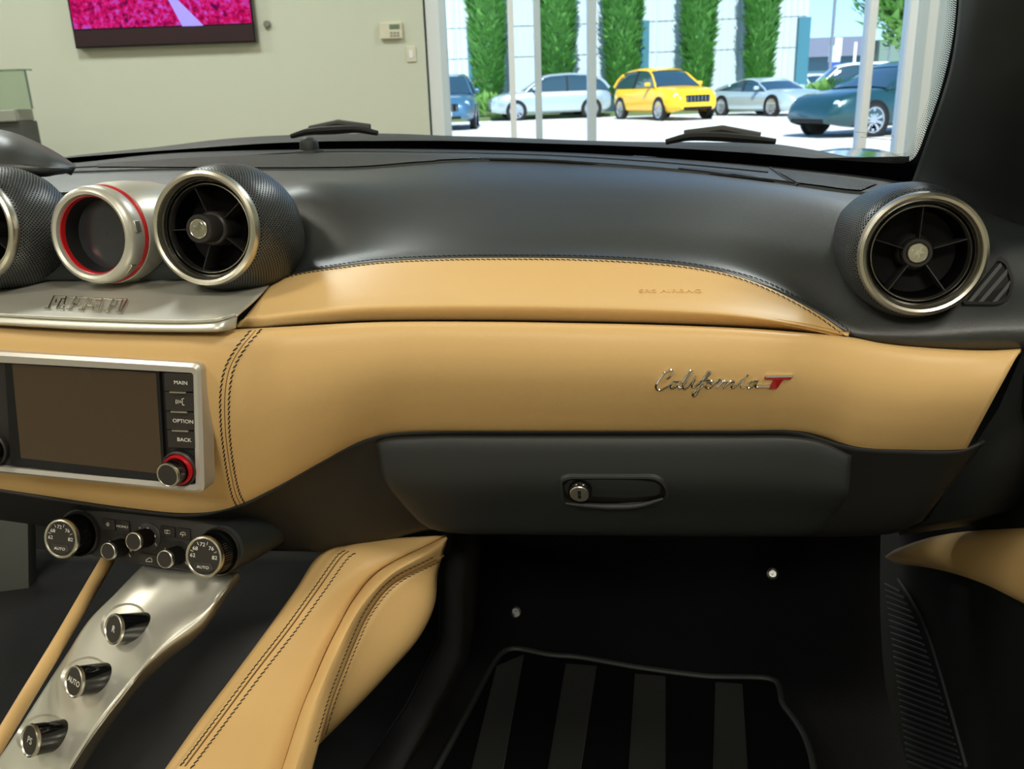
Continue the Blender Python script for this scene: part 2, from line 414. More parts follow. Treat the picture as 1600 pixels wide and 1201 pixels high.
# television
def tvmat():
    m = bpy.data.materials.new('tv_picture'); m.use_nodes = True; n = m.node_tree.nodes; L = m.node_tree.links; n.clear()
    o = n.new('ShaderNodeOutputMaterial'); e = n.new('ShaderNodeEmission'); tc = n.new('ShaderNodeTexCoord')
    n1 = n.new('ShaderNodeTexNoise'); n1.inputs['Scale'].default_value = 26; n1.inputs['Detail'].default_value = 8; n1.inputs['Roughness'].default_value = .75
    n2 = n.new('ShaderNodeTexNoise'); n2.inputs['Scale'].default_value = 3.0; n2.inputs['Detail'].default_value = 2
    L.new(tc.outputs['Object'], n1.inputs['Vector']); L.new(tc.outputs['Object'], n2.inputs['Vector'])
    r1 = n.new('ShaderNodeValToRGB'); els = r1.color_ramp.elements
    els[0].position = .40; els[0].color = srgb(60, 10, 70); els[1].position = .72; els[1].color = srgb(238, 150, 235)
    for p, c in ((.45, srgb(170, 12, 90)), (.53, srgb(235, 20, 110)), (.60, srgb(170, 80, 220))):
        q = els.new(p); q.color = c
    r2 = n.new('ShaderNodeValToRGB'); r2.color_ramp.elements[0].position = .42; r2.color_ramp.elements[0].color = (0, 0, 0, 1); r2.color_ramp.elements[1].position = .6
    mx = n.new('ShaderNodeMix'); mx.data_type = 'RGBA'; mx.blend_type = 'MIX'; mx.inputs[7].default_value = srgb(215, 12, 80)
    ml = n.new('ShaderNodeMath'); ml.operation = 'MULTIPLY'; ml.inputs[1].default_value = .35
    L.new(n1.outputs[0], r1.inputs[0]); L.new(n2.outputs[0], r2.inputs[0]); L.new(r2.outputs[0], ml.inputs[0]); L.new(ml.outputs[0], mx.inputs[0]); L.new(r1.outputs[0], mx.inputs[6])
    L.new(mx.outputs[2], e.inputs[0]); e.inputs[1].default_value = .95; L.new(e.outputs[0], o.inputs[0]); return m
tz = ath(260, 72, D0).z; ta0 = apx(125, 75, D0); ta1 = apx(404, 63, D0)
tv = empty('television', RW((ta0 + ta1) / 2, D0, tz), 'wall mounted flat television showing a pink flower field', 'television')
MB().abox((ta0, D0 - .07, tz), (ta1, D0 - .005, tz + .84)).build('casing', GLOSSB, tv, smooth=False, bevel=.004)
MB().abox((ta0 + .015, D0 - .073, tz + .13), (ta1 - .015, D0 - .069, tz + .825)).build('picture', tvmat(), tv, smooth=False)
pb = MB()
pth = [(265, 0), (285, 20), (305, 40)]
q0 = [ath(x, y, D0 - .076) for x, y in ((262, -2), (276, -2), (318, 40), (285, 41))]
pb.add(q0, [(0, 1, 2, 3)]).build('picture_path', mat('tv_path', srgb(130, 120, 225), .5, emit=(srgb(150, 135, 240), .9)), tv, smooth=False)
MB().abox((ta0 + .01, D0 - .074, tz + .012), (ta1 - .01, D0 - .069, tz + .12)).build('lower_bezel', mat('tv_bezel', srgb(52, 32, 38), .3), tv, smooth=False)
# alarm keypad, switch, wall plug
def wallbox(name, x0, y0, x1, y1, dep, m_, label, cat):
    p = ath((x0 + x1) / 2, (y0 + y1) / 2, D0); a0, a1 = apx(x0, (y0 + y1) / 2, D0), apx(x1, (y0 + y1) / 2, D0); h = abs(ath(x0, y0, D0).z - ath(x0, y1, D0).z) / 2
    e = empty(name, RW((a0 + a1) / 2, D0, p.z - h), label, cat)
    MB().abox((a0, D0 - dep, p.z - h), (a1, D0 - .002, p.z + h)).build('casing', m_, e, smooth=False, bevel=.006)
    return e, a0, a1, p.z, h
IVORY = mat('ivory_plastic', srgb(222, 216, 190), .5)
e, a0, a1, z, h = wallbox('alarm_keypad', 594, 35, 629, 61, .035, IVORY, 'small ivory keypad with a grey display high on the wall', 'keypad')
MB().abox((lerp(a0, a1, .45), D0 - .038, z + h * .15), (lerp(a0, a1, .9), D0 - .034, z + h * .7)).build('display', mat('lcd', srgb(110, 128, 110), .3), e, smooth=False)
for i in range(3):
    for j in range(2):
        MB().abox((lerp(a0, a1, .46 + i * .15), D0 - .039, z - h * (.2 + j * .35) - .012), (lerp(a0, a1, .56 + i * .15), D0 - .034, z - h * (.2 + j * .35))).build('key', mat('key_grey', srgb(150, 148, 130), .5) if not (i or j) else bpy.data.materials['key_grey'], e, smooth=False)
e, a0, a1, z, h = wallbox('light_switch', 635, 72, 650, 97, .012, IVORY, 'ivory light switch plate below and right of the keypad', 'switch')
MB().abox((lerp(a0, a1, .3), D0 - .018, z - h * .5), (lerp(a0, a1, .7), D0 - .011, z + h * .5)).build('rocker', WHITE, e, smooth=False)
p = ath(418, 38, D0); sc_ = MB(); sc_.lathe([(0, .03), (.018, .03), (.024, .024), (.026, 0)], 24)
o = sc_.build('wall_sensor', mat('sensor_grey', srgb(128, 130, 112), .5), loc=None, raw=True, label='small round grey sensor right of the television', cat='sensor')
o.matrix_world = Matrix.Translation(p) @ Matrix((R0, Vector((0, 0, 1)), -HD)).transposed().to_4x4()
# glass showcase on the left
sh = empty('display_case', ground(-20, 6.0), 'glass topped display case with dark plinth by the wall', 'display case')
a1 = apx(60, 195, 5.9); zt = ath(20, 112, 6.0).z; zm = ath(20, 171, 6.0).z; zb = ath(20, 189, 6.0).z; a0 = a1 - 1.1; ag = apx(42, 115, 5.73)
MB().abox((a0, 5.7, 0), (a1, 5.9, zb)).build('plinth', mat('plinth_dark', srgb(72, 74, 70), .5), sh, smooth=False, bevel=.01)
MB().abox((a0 - .02, 5.68, zb), (a1 - .02, 5.91, zm)).build('deck', mat('deck_grey', srgb(150, 152, 138), .5), sh, smooth=False, bevel=.008)
MB().abox((a0, 5.72, zm), (ag, 5.73, zt)).build('glass_front', glassmat('case_glass', (.80, .86, .80, 1), .1), sh, smooth=False)
MB().abox((a0, 5.715, zt - .006), (ag, 5.80, zt + .004)).build('glass_top', glassmat('case_glass_top', (.6, .7, .64, 1), .1), sh, smooth=False)
MB().abox((ag - .008, 5.715, zm), (ag, 5.725, zt)).build('glass_edge', mat('glass_edge', srgb(96, 116, 104), .2), sh, smooth=False)

# ------------------------------------------------------------------ street
BLUEW = mat('white_cladding', srgb(196, 210, 218), .6, var=.04)
TEAL = mat('teal_cladding', srgb(60, 120, 140), .6)
DBLD = 43.0
def wall_run(e, x0, x1, D, rows, m_, mname='wall_panel'):
    A0, A1 = apx(x0, 120, D), apx(x1, 120, D); n = max(1, round((A1 - A0) / 2.4)); w_ = (A1 - A0) / n
    for i in range(n):
        for (z0, z1) in rows:
            b = MB(); aa = A0 + i * w_ + .02; bb = A0 + (i + 1) * w_ - .02
            b.abox((aa, D, z0 + .015), (bb, D + .1, z1 - .015))
            k = 8
            for j in range(k): b.abox((lerp(aa, bb, (j + .3) / k), D - .05, z0 + .03), (lerp(aa, bb, (j + .6) / k), D, z1 - .03))
            b.build(mname, m_, e, smooth=False)
def zpx(px, py, D): return ath(px, py, D).z
bd = empty('warehouse', RW(0, DBLD, 0), 'long white ribbed metal warehouse across the street', 'building')
zz = [0, zpx(1130, 78, DBLD), zpx(1130, 30, DBLD), 6.4, 9]
wall_run(bd, 560, 1256, DBLD, list(zip(zz, zz[1:])), BLUEW)
MB().abox((apx(540, 120, DBLD), DBLD + .1, 0), (apx(1258, 120, DBLD), DBLD + 12, 9)).build('core', BLUEW, bd, smooth=False)
for (x0, x1, yt) in ((732, 741, 40), (998, 1012, 33), (1241, 1259, 28)):
    MB().abox((apx(x0, 100, DBLD), DBLD - .35, 0), (apx(x1, 100, DBLD), DBLD - .06, zpx(x0, yt, DBLD))).build('downpipe_panel', TEAL, bd, smooth=False)
# far shops on the right
fb = empty('shop_building', RW(40, 80, 0), 'low grey shop building far across the lot at right', 'building')
DF = 84
GREYB = mat('grey_shop', srgb(112, 118, 138), .7); GREYB2 = mat('olive_shop', srgb(110, 132, 120), .7)
MB().abox((apx(1236, 90, DF), DF, zpx(1300, 88, DF)), (apx(1352, 90, DF), DF + 8, zpx(1300, 58, DF))).build('fascia', GREYB, fb, smooth=False)
MB().abox((apx(1236, 90, DF), DF + 1, 0), (apx(1352, 90, DF), DF + 8, zpx(1300, 88, DF))).build('shopfront', mat('shopfront', srgb(70, 105, 120), .4), fb, smooth=False)
MB().abox((apx(1302, 90, DF), DF - .3, zpx(1300, 88, DF)), (apx(1312, 90, DF), DF, zpx(1300, 60, DF))).build('white_pier', WHITE, fb, smooth=False)
MB().abox((apx(1366, 90, DF), DF - 1, 0), (apx(1404, 90, DF), DF + 8, zpx(1390, 62, DF))).build('annex', GREYB2, fb, smooth=False)
MB().abox((apx(1352, 90, DF), DF - .5, zpx(1300, 87, DF)), (apx(1358, 90, DF), DF, zpx(1300, 64, DF))).build('red_sign', mat('red_sign', srgb(190, 90, 100), .6), fb, smooth=False)
def pole(px, D, ytop, r, m_, label, name='street_pole', arm=None):
    g = ground(px, D); zt = zpx(px, ytop, D); e = empty(name, g, label, 'pole')
    MB().tube([g, Vector((g.x, g.y, zt))], r, 10).build('shaft', m_, e)
    MB().tube([g, g + Vector((0, 0, .25))], r * 2.2, 10).build('base', m_, e)
    if arm: MB().tube([Vector((g.x, g.y, zt)), Vector((g.x, g.y, zt)) + R0 * arm], r * .6, 8).build('arm', m_, e)
    return e
GP = mat('pole_grey', srgb(120, 128, 140), .5)
pole(1293, 58, -10, .10, GP, 'tall thin grey utility pole before the far shop')
pole(1330, 62, 66, .10, WHITE, 'white post in the lot left of the window post')
pole(1344, 38, 30, .10, WHITE, 'taller white lot post beside the window post')
pole(1383, 60, 38, .07, GP, 'grey lamp post with a short arm by the olive annex', 'lamp_post', 1.0)
sg = empty('roadside_sign', ground(1304, 60), 'blue and white roadside sign board on two legs', 'sign')
z0 = zpx(1300, 97, 60); z1 = zpx(1300, 71, 60); A0 = apx(1296, 90, 60); A1 = apx(1313, 90, 60)
MB().abox((A0, 60, z0), (A1, 60.2, z1)).build('board', mat('sign_white', srgb(205, 225, 235), .5), sg, smooth=False)
MB().abox((A0, 59.95, z0 - .3), (A1, 60.2, z0)).build('lower_board', mat('sign_blue', srgb(60, 80, 170), .5), sg, smooth=False)
for k in (.15, .85): MB().abox((lerp(A0, A1, k) - .06, 60.02, 0), (lerp(A0, A1, k) + .06, 60.15, z0 - .3)).build('leg', GP, sg, smooth=False)
# trees
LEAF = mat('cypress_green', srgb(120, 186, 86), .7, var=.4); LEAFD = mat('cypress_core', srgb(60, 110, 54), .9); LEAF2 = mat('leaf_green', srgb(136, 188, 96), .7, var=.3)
BARK = mat('bark', srgb(96, 84, 70), .9)
def tufts(b, n, f, size, flat=.5):
    for _ in range(n):
        p, nn = f(); s = size * random.uniform(.6, 1.4); u = nn.orthogonal().normalized(); u = Matrix.Rotation(random.uniform(0, 6.3), 3, nn) @ u
        up = (Vector((0, 0, 1)) * .8 + nn * .5 + Vector((random.gauss(0, .3), random.gauss(0, .3), 0))).normalized(); sd = up.cross(nn); sd = sd.normalized() if sd.length > .01 else u
        b.add([p - sd * s * .35, p + sd * s * .35, p + up * s + nn * s * .3], [(0, 1, 2)])
def cypress(px, D, wpx, label, H=9.5):
    g = ground(px, D); r = wpx / 2 / F * D * 1.02; e = empty('cypress_tree', g, label, 'tree', 'column cypresses along the warehouse')
    prof = [(0, .02), (.1, .7), (.35, .95), (.6, 1), (.8, .85), (.93, .5), (1, .02)]
    def rad(t):
        for (a, b_), (c, d) in zip(prof, prof[1:]):
            if t <= c: return r * lerp(b_, d, (t - a) / (c - a))
        return 0
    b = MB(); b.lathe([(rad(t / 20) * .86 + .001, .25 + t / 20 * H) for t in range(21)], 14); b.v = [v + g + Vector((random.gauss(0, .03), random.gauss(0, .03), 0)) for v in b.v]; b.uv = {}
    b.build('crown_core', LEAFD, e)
    def f():
        t = random.random(); a = random.uniform(0, 2 * PI); n = Vector((math.cos(a), math.sin(a), 0)); lump = 1 + .07 * math.sin(a * 5 + t * 20) + .05 * math.sin(t * 47 + a * 3)
        return g + n * rad(t) * .88 * lump + Vector((0, 0, .2 + t * H)), n
    c = MB(); tufts(c, 5200, f, .30); c.build('foliage', LEAF, e, smooth=False, kind='stuff')
    MB().tube([g, g + Vector((0, 0, .6))], .12, 8).build('trunk', BARK, e)
for (px, wd, lab) in ((766, 50, 'column cypress beside the blue parked car, leftmost'), (872, 50, 'column cypress seen behind the two narrow door posts'),
                      (972, 52, 'column cypress behind the rear of the yellow car'), (1088, 46, 'column cypress behind the bonnet of the yellow car'), (1183, 44, 'column cypress behind the silver coupe, rightmost')):
    cypress(px, 41.5, wd, lab)
def bush(px, D, rx, rz, label, name='shrub', m_=LEAF2, flowers=None, n=700, z0=0, cat='shrub', group=None, ry=None):
    g = ground(px, D) + Vector((0, 0, z0)); e = empty(name, g, label, cat, group); b = MB(); ry = ry or rx * .6
    def f():
        a = random.uniform(0, 2 * PI); t = random.uniform(-.2, 1); k = math.sqrt(max(0, 1 - t * t)); n_ = Vector((math.cos(a) * k, math.sin(a) * k, t))
        return g + R0 * n_.x * rx + HD * n_.y * ry + Vector((0, 0, max(0, n_.z) * rz + .05)), n_.normalized()
    tufts(b, n, f, min(.3, rz * .5)); b.build('foliage', m_, e, smooth=False, kind='stuff')
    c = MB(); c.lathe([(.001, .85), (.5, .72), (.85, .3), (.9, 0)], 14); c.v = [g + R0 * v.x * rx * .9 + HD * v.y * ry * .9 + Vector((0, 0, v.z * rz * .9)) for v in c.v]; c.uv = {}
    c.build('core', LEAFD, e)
    if flowers:
        fl = MB(); 
        for _ in range(160):
            p, nn = f(); fl.box(p + nn * .08, (.07, .07, .07))
        fl.build('flowers', flowers, e, smooth=False, kind='stuff')
    return e
bush(762, 40.0, .55, .7, 'low green shrub at the foot of the leftmost cypress')
bush(906, 39.9, .6, .9, 'pale green shrub behind the narrow door posts', m_=mat('leaf_pale', srgb(140, 160, 100), .7, var=.3))
PINKF = mat('pink_flowers', srgb(235, 190, 180), .7)
bush(1294, 38.6, 1.2, .75, 'flowering hedge right of the silver coupe, pink dotted', 'hedge', flowers=PINKF, n=1200, cat='hedge')
MB().abox((apx(1262, 170, 37.5), 37.2, 0), (apx(1352, 170, 37.5), 37.9, .1)).build('kerb', mat('kerb', srgb(196, 205, 170), .8), smooth=False, kind='structure')
MB().abox((apx(690, 170, 37.5), 37.9, 0), (apx(1262, 170, 37.5), 42.6, .12)).build('planting_strip', mat('soil', srgb(92, 110, 70), .9), smooth=False, kind='structure')
def broadtree(px, D, zc, r, label):
    g = ground(px, D); e = empty('street_tree', g, label, 'tree'); MB().tube([g, g + Vector((.1, 0, zc * .5)), g + Vector((0, 0, zc))], [.2, .15, .08], 8).build('trunk', BARK, e)
    for k in range(5):
        a = k * 1.3; MB().tube([g + Vector((0, 0, zc * (.55 + .08 * k))), g + Vector((math.cos(a) * r * .5, math.sin(a) * r * .5, zc + r * .2))], [.07, .03], 6).build('branch', BARK, e)
    b = MB()
    def f():
        a = random.uniform(0, 6.3); t = random.uniform(-1, 1); k = math.sqrt(1 - t * t); n_ = Vector((math.cos(a) * k, math.sin(a) * k, t)); rr = r * random.uniform(.55, 1.05) * (1 + .2 * math.sin(a * 3 + t * 5))
        return g + Vector((0, 0, zc)) + Vector((n_.x * rr, n_.y * rr, n_.z * rr * 1.2)), n_
    tufts(b, 4200, f, .34); b.build('foliage', LEAF2, e, smooth=False, kind='stuff')
broadtree(1412, 34, 4.3, 1.7, 'leafy street tree above the green car at right')
bush(1385, 68, 1.6, 1.6, 'yellow green bush before the olive annex', n=900)

# ------------------------------------------------------------------ cars
RUB = mat('tyre', srgb(26, 26, 28), .8); RIM = mat('alloy', srgb(200, 205, 212), .25, .9); AUTOG = mat('car_glass', srgb(40, 66, 78), .05, spec=.9, coat=.5)
LAMPG = mat('lamp_lens', srgb(215, 225, 230), .1, .3); PLATE = mat('number_plate', srgb(235, 235, 232), .4)
def tab(t, x):
    for (a, b_), (c, d) in zip(t, t[1:]):
        if x <= c: return lerp(b_, d, (x - a) / (c - a))
    return t[-1][1]
CARK = {
 'suv': dict(L=4.9, W=1.95, R=.37, zb=.26, deck=[(0, .95), (.03, 1.12), (.5, 1.12), (.68, 1.12), (.9, 1.02), (.97, .9), (1, .72)], roof=[(.02, 1.15), (.07, 1.5), (.16, 1.68), (.35, 1.74), (.50, 1.70), (.58, 1.60), (.72, 1.12)], wh=(.175, .80)),
 'coupe': dict(L=4.65, W=1.95, R=.34, zb=.17, deck=[(0, .78), (.04, .93), (.25, .92), (.5, .88), (.68, .88), (.85, .84), (.95, .72), (1, .5)], roof=[(.10, .93), (.25, 1.12), (.40, 1.27), (.50, 1.26), (.58, 1.15), (.70, .88)], wh=(.19, .79)),
 'sedan': dict(L=4.7, W=1.85, R=.34, zb=.2, deck=[(0, .85), (.03, 1.0), (.3, .98), (.68, .96), (.9, .88), (.97, .75), (1, .55)], roof=[(.06, .99), (.2, 1.35), (.38, 1.46), (.5, 1.44), (.58, 1.33), (.73, .97)], wh=(.18, .80)),
 'van': dict(L=4.6, W=1.8, R=.34, zb=.22, deck=[(0, .95), (.02, 1.05), (.5, 1.05), (.72, 1.05), (.93, .95), (1, .65)], roof=[(.0, 1.06), (.03, 1.75), (.15, 1.85), (.5, 1.85), (.64, 1.75), (.80, 1.05)], wh=(.17, .82)),
}
def car(kind, loc, deg, paint, label, grille='black', plate=True, group=None, mesh=None):
    K = CARK[kind]; L = K['L']; W = K['W'] / 2; zb = K['zb']
    e = empty('car', loc, label, 'car', group, Matrix.Rotation(math.radians(deg) + YAW, 3, 'Z'))
    st = [0, .012, .04, .09] + [.09 + .82 * i / 22 for i in range(1, 22)] + [.93, .965, .988, 1.0]
    def wid(s):
        k = 1 - .22 * max(0, 1 - s / .10) ** 2 - .30 * max(0, (s - .86) / .14) ** 2; return W * k
    rows = []
    for s in st:
        x = (s - .5) * L; d = tab(K['deck'], s); w_ = wid(s); z0 = zb + .10 * max(0, (s - .9) / .1) + .14 * max(0, 1 - s / .06)
        half = [(w_ * .80, z0), (w_ * .96, z0 + .08), (w_, lerp(z0, d, .38)), (w_ * .985, lerp(z0, d, .62)), (w_ * .95, lerp(z0, d, .86)), (w_ * .86, d - .015), (w_ * .72, d + .012), (w_ * .35, d + .03)]
        rows.append([Vector((x, y, z)) for y, z in half] + [Vector((x, 0, d + .035))] + [Vector((x, -y, z)) for y, z in half[::-1]])
    b = MB(); m_ = len(rows[0]); vs = [p for r in rows for p in r]; fs = []
    for i in range(len(rows) - 1):
        for j in range(m_ - 1): a = i * m_ + j; fs.append((a, a + 1, a + m_ + 1, a + m_))
    fs.append(tuple(range(m_))[::-1]); fs.append(tuple((len(rows) - 1) * m_ + j for j in range(m_)))
    b.add(vs, fs); b.build('body', paint, e, raw=True, sharp=50)
    rf = K['roof']; s0, s1 = rf[0][0], rf[-1][0]; rows = []; ss = [lerp(s0, s1, i / 22) for i in range(23)]
    for s in ss:
        x = (s - .5) * L; r_ = tab(rf, s); base = tab(K['deck'], s) - .03; wb = W * .90; t = max(0, min(1, (r_ - base) / .6)); wt = W * (.90 - .24 * t)
        r_ = max(r_, base + .01)
        half = [(wb, base), (lerp(wb, wt, .5), lerp(base, r_, .5)), (wt, lerp(base, r_, .9)), (wt * .9, r_), (wt * .5, r_ + .025)]
        rows.append([Vector((x, y, z)) for y, z in half] + [Vector((x, 0, r_ + .03))] + [Vector((x, -y, z)) for y, z in half[::-1]])
    b = MB(); m_ = len(rows[0]); vs = [p for r in rows for p in r]; fs = []
    for i in range(len(rows) - 1):
        for j in range(m_ - 1): a = i * m_ + j; fs.append((a, a + 1, a + m_ + 1, a + m_))
    b.add(vs, fs); b.build('glasshouse', AUTOG, e, raw=True)
    # roof skin and pillars
    mx = max(z for _, z in rf); idx = [i for i, s in enumerate(ss) if tab(rf, s) > mx - .17]
    rr = [[p + Vector((0, 0, .012)) + Vector((0, .012 * (1 if p.y > 0 else -1), 0)) for p in rows[i][2:-2]] for i in idx]
    b = MB(); m2 = len(rr[0]); fs = []
    for i in range(len(rr) - 1):
        for j in range(m2 - 1): a = i * m2 + j; fs.append((a, a + 1, a + m2 + 1, a + m2))
    b.add([p for r in rr for p in r], fs); b.build('roof', paint, e, raw=True)
    for sd in (0, 1):
        def P(i, j): return rows[i][j if sd == 0 else -1 - j] + Vector((0, .008 * (1 if sd == 0 else -1), 0))
        MB().tube([P(22, 0), P(21, 1), P(20, 2)][0:1] + [P(k, 2) for k in range(21, idx[-1] - 1, -1)], .035, 6).build('front_pillar', paint, e, raw=True)
        MB().tube([P(k, 2) for k in range(0, idx[0] + 1)], .06, 6).build('rear_pillar', paint, e, raw=True)
        k = (idx[0] + idx[-1]) // 2 + 1; MB().tube([P(k, 0), P(k, 1), P(k, 2)], .035, 6).build('centre_pillar', MATB if kind != 'van' else paint, e, raw=True)
        sg_ = 1 if sd == 0 else -1
        MB().box(((s1 - .5) * L - .35, sg_ * (W + .05), tab(K['deck'], .6) + .08), (.14, .2, .13)).build('door_mirror', paint, e, raw=True, bevel=.04)
        for q, wx in enumerate(K['wh']):
            x = (wx - .5) * L; Rr = K['R']; M = Matrix.Translation((x, sg_ * (W - .10), Rr)) @ Matrix.Rotation(-sg_ * PI / 2, 4, 'X')
            MB().lathe([(Rr + .05, .02), (Rr + .055, .108), (Rr - .02, .108)], 28, M).build('wheel_arch', MATB, e, raw=True)
            wl = MB().lathe([(Rr * .72, -.1), (Rr * .95, -.1), (Rr, -.06), (Rr, .07), (Rr * .95, .105), (Rr * .74, .11), (Rr * .72, .07)], 32, M).build('wheel', RUB, e, raw=True)
            MB().lathe([(.001, .03), (Rr * .7, .03)], 24, M).build('brake', MATB, wl, raw=True)
            rb = MB(); rb.lathe([(Rr * .76, .06), (Rr * .76, .112), (Rr * .68, .112), (Rr * .66, .05)], 32, M); rb.lathe([(.001, .1), (.06, .1), (.07, .06)], 16, M)
            for k in range(10):
                A = Matrix.Rotation(k * PI / 5, 4, 'Z'); rb.add([M @ A @ Vector(v) for v in ((-.018, .03, .10), (.018, .03, .10), (.035, Rr * .7, .095), (-.035, Rr * .7, .095))], [(0, 1, 2, 3)])
            rb.build('rim', RIM, wl, raw=True, smooth=False)
        # lamps
        zf = tab(K['deck'], .97) - .10
        lm = MB(); lm.lathe([(.001, .04), (.07, .035), (.10, .0)], 20, Matrix.Translation((L * .462, sg_ * W * .74, zf)) @ Matrix.Rotation(PI / 2, 4, 'Y') @ Matrix.Rotation(sg_ * -.5, 4, 'X')); lm.build('headlamp', LAMPG, e, raw=True)
        MB().box((-L * .488, sg_ * W * .62, tab(K['deck'], .02) - .18), (.06, .34, .12)).build('tail_lamp', RED, e, raw=True, bevel=.02)
        MB().box((L * .487, sg_ * W * .52, zb + .24), (.06, .30, .12)).build('side_intake', MATB, e, raw=True, bevel=.02)
    zf = tab(K['deck'], 1.0)
    if kind in ('suv',):
        g_ = MB().box((L * .497, 0, zf - .02), (.06, W * .95, .24)).build('grille', GLOSSB, e, raw=True, bevel=.03)
        bb = MB()
        for k in range(7): bb.box((L * .497 + .035, -W * .42 + k * W * .14, zf - .02), (.01, .012, .2))
        bb.build('grille_bars', RIM, g_, raw=True)
    else: MB().box((L * .492, 0, zb + .22), (.06, W * .9, .12)).build('grille', MATB, e, raw=True, bevel=.03)
    MB().box((L * .5, 0, zb + .14), (.05, W * 1.1, .09)).build('lower_intake', MATB, e, raw=True, bevel=.02)
    if plate: MB().box((L * .505, 0, zb + .26), (.03, .5, .14)).build('number_plate', PLATE, e, raw=True)
    return e
def paint(n, r, g, b, me=.3): return mat(n, srgb(r, g, b), .28, me, coat=.7)
YEL = paint('yellow_paint', 252, 196, 20, .0); SIL = paint('silver_car_paint', 196, 214, 220, .5); BLU = paint('slate_blue_paint', 70, 112, 140, .3)
GRN = paint('dark_green_paint', 30, 74, 80, .3); WHT = paint('white_car_paint', 225, 232, 236, .0); PALE = paint('pale_silver_paint', 188, 204, 210, .5); DGR = paint('charcoal_paint', 50, 62, 70, .3)
car('suv', ground(1036, 33.2), -48, YEL, 'bright yellow luxury SUV parked facing right before cypresses', plate=False)
car('coupe', ground(1198, 33.5), -42, SIL, 'low silver grey coupe right of the yellow SUV', plate=False)
car('suv', ground(702, 31.5), -66, BLU, 'slate blue SUV showing its grille at the left of the window')
car('suv', ground(858, 38.0), -150, PALE, 'pale silver car parked behind the narrow door posts', plate=False)
car('sedan', ground(1396, 20.0), -136, GRN, 'dark green car close outside the right hand glass', plate=False)
for i, (px, D, k, dg, pt, lab) in enumerate(((1272, 50, 'sedan', -60, WHT, 'white car in the far lot nearest the warehouse corner'), (1322, 44.5, 'van', -160, WHT, 'white boxy van in the far lot by the white posts'),
        (1306, 66, 'sedan', -120, PALE, 'pale car in the far lot behind the white ones'), (1398, 57, 'sedan', -150, PALE, 'pale car under the yellow green bush'))):
    car(k, ground(px, D), dg, pt, lab, plate=False, group='cars in the far lot')

# ================================================================== CAR INTERIOR
# ---- dashboard: skins
dash = empty('dashboard', at(800, 520, .72), 'black and tan leather dashboard with stitched seams across the cabin', 'dashboard')
VC = at(378, 352, .735); VR = at(1428, 396, .79)
def bump_at(c, v, amp, rad):
    d = (Vector((v.x, v.y, 0)) - Vector((c.x, c.y, 0))).length
    return amp * math.exp(-(d / rad) ** 2)
def padmod(v):
    return v + Vector((0, 0, bump_at(VC + Vector((.03, .065, 0)), v, .022, .065) * max(0, min(1, (v.y - .755) / .05))))
bk0 = [(-380, 268, 1.02), (-60, 262, 1.08), (110, 253, 1.16), (250, 240, 1.2), (480, 233, 1.24), (700, 233, 1.24), (950, 241, 1.2), (1200, 260, 1.12), (1430, 288, 1.0), (1560, 330, .93)]
bk1 = [(-380, 282, .93), (-60, 275, .95), (110, 268, .97), (250, 264, .99), (400, 264, .99), (560, 262, .985), (750, 249, 1.0), (950, 257, .98), (1150, 275, .95), (1330, 300, .90), (1480, 310, .87), (1600, 345, .84)]
base, bvB = patch('defroster_panel', [bk0, bk1], BLACKP, dash, nu=110, sub=8)
bk1b = [(a, b, c - .002) for a, b, c in bk1]
pad, bvP = patch('upper_pad', [
    [(a, b + 1, c + .004) for a, b, c in bk1],
    [(-380, 306, .86), (-60, 300, .88), (200, 300, .88), (460, 292, .87), (600, 290, .88), (800, 286, .895), (1000, 292, .885), (1200, 306, .865), (1350, 330, .82), (1480, 350, .80), (1640, 385, .77)],
    [(-380, 356, .80), (-60, 350, .82), (200, 350, .82), (450, 345, .80), (600, 345, .80), (800, 345, .80), (1000, 350, .80), (1150, 362, .795), (1300, 395, .765), (1450, 430, .755), (1640, 450, .735)],
    [(-380, 410, .78), (-60, 400, .79), (200, 400, .79), (435, 405, .765), (550, 396, .758), (700, 386, .752), (850, 386, .753), (1000, 393, .758), (1130, 410, .755), (1240, 447, .738), (1330, 492, .722), (1450, 508, .716), (1630, 505, .706)],
    [(-380, 455, .765), (-60, 445, .775), (200, 442, .77), (430, 437, .745), (475, 426, .742), (540, 416, .738), (600, 409, .735), (700, 404, .733), (800, 403, .733), (900, 404, .734), (1000, 409, .737), (1080, 417, .738), (1150, 431, .735), (1200, 449, .731), (1250, 474, .724), (1290, 498, .718), (1325, 524, .713), (1380, 534, .713), (1450, 541, .714), (1540, 544, .713), (1625, 541, .706)],
    [(-380, 465, .79), (-60, 455, .80), (200, 452, .79), (430, 442, .765), (475, 431, .762), (540, 421, .758), (600, 414, .755), (700, 409, .753), (800, 408, .753), (900, 409, .754), (1000, 414, .757), (1080, 422, .758), (1150, 436, .755), (1200, 453, .751), (1250, 478, .744), (1290, 502, .738), (1325, 527, .735), (1380, 537, .735), (1450, 544, .735), (1540, 547, .733), (1625, 544, .726)],
], BLACK, dash, nu=180, sub=7, mod=padmod)
def ab_top(): return [(430, 436, .742), (475, 425, .739), (540, 415, .735), (600, 408, .732), (700, 403, .730), (800, 402, .730), (900, 403, .731), (1000, 408, .734), (1080, 416, .735), (1150, 430, .732), (1200, 448, .728), (1250, 473, .721), (1290, 497, .715), (1326, 523.5, .710)]
def ab_bot(): return [(369, 513, .622), (392, 513.5, .632), (440, 509.5, .640), (520, 504.5, .650), (587, 501.5, .656), (775, 501, .662), (900, 503, .665), (1000, 505, .668), (1150, 510.5, .678), (1235, 516, .686), (1326, 524.5, .702)]
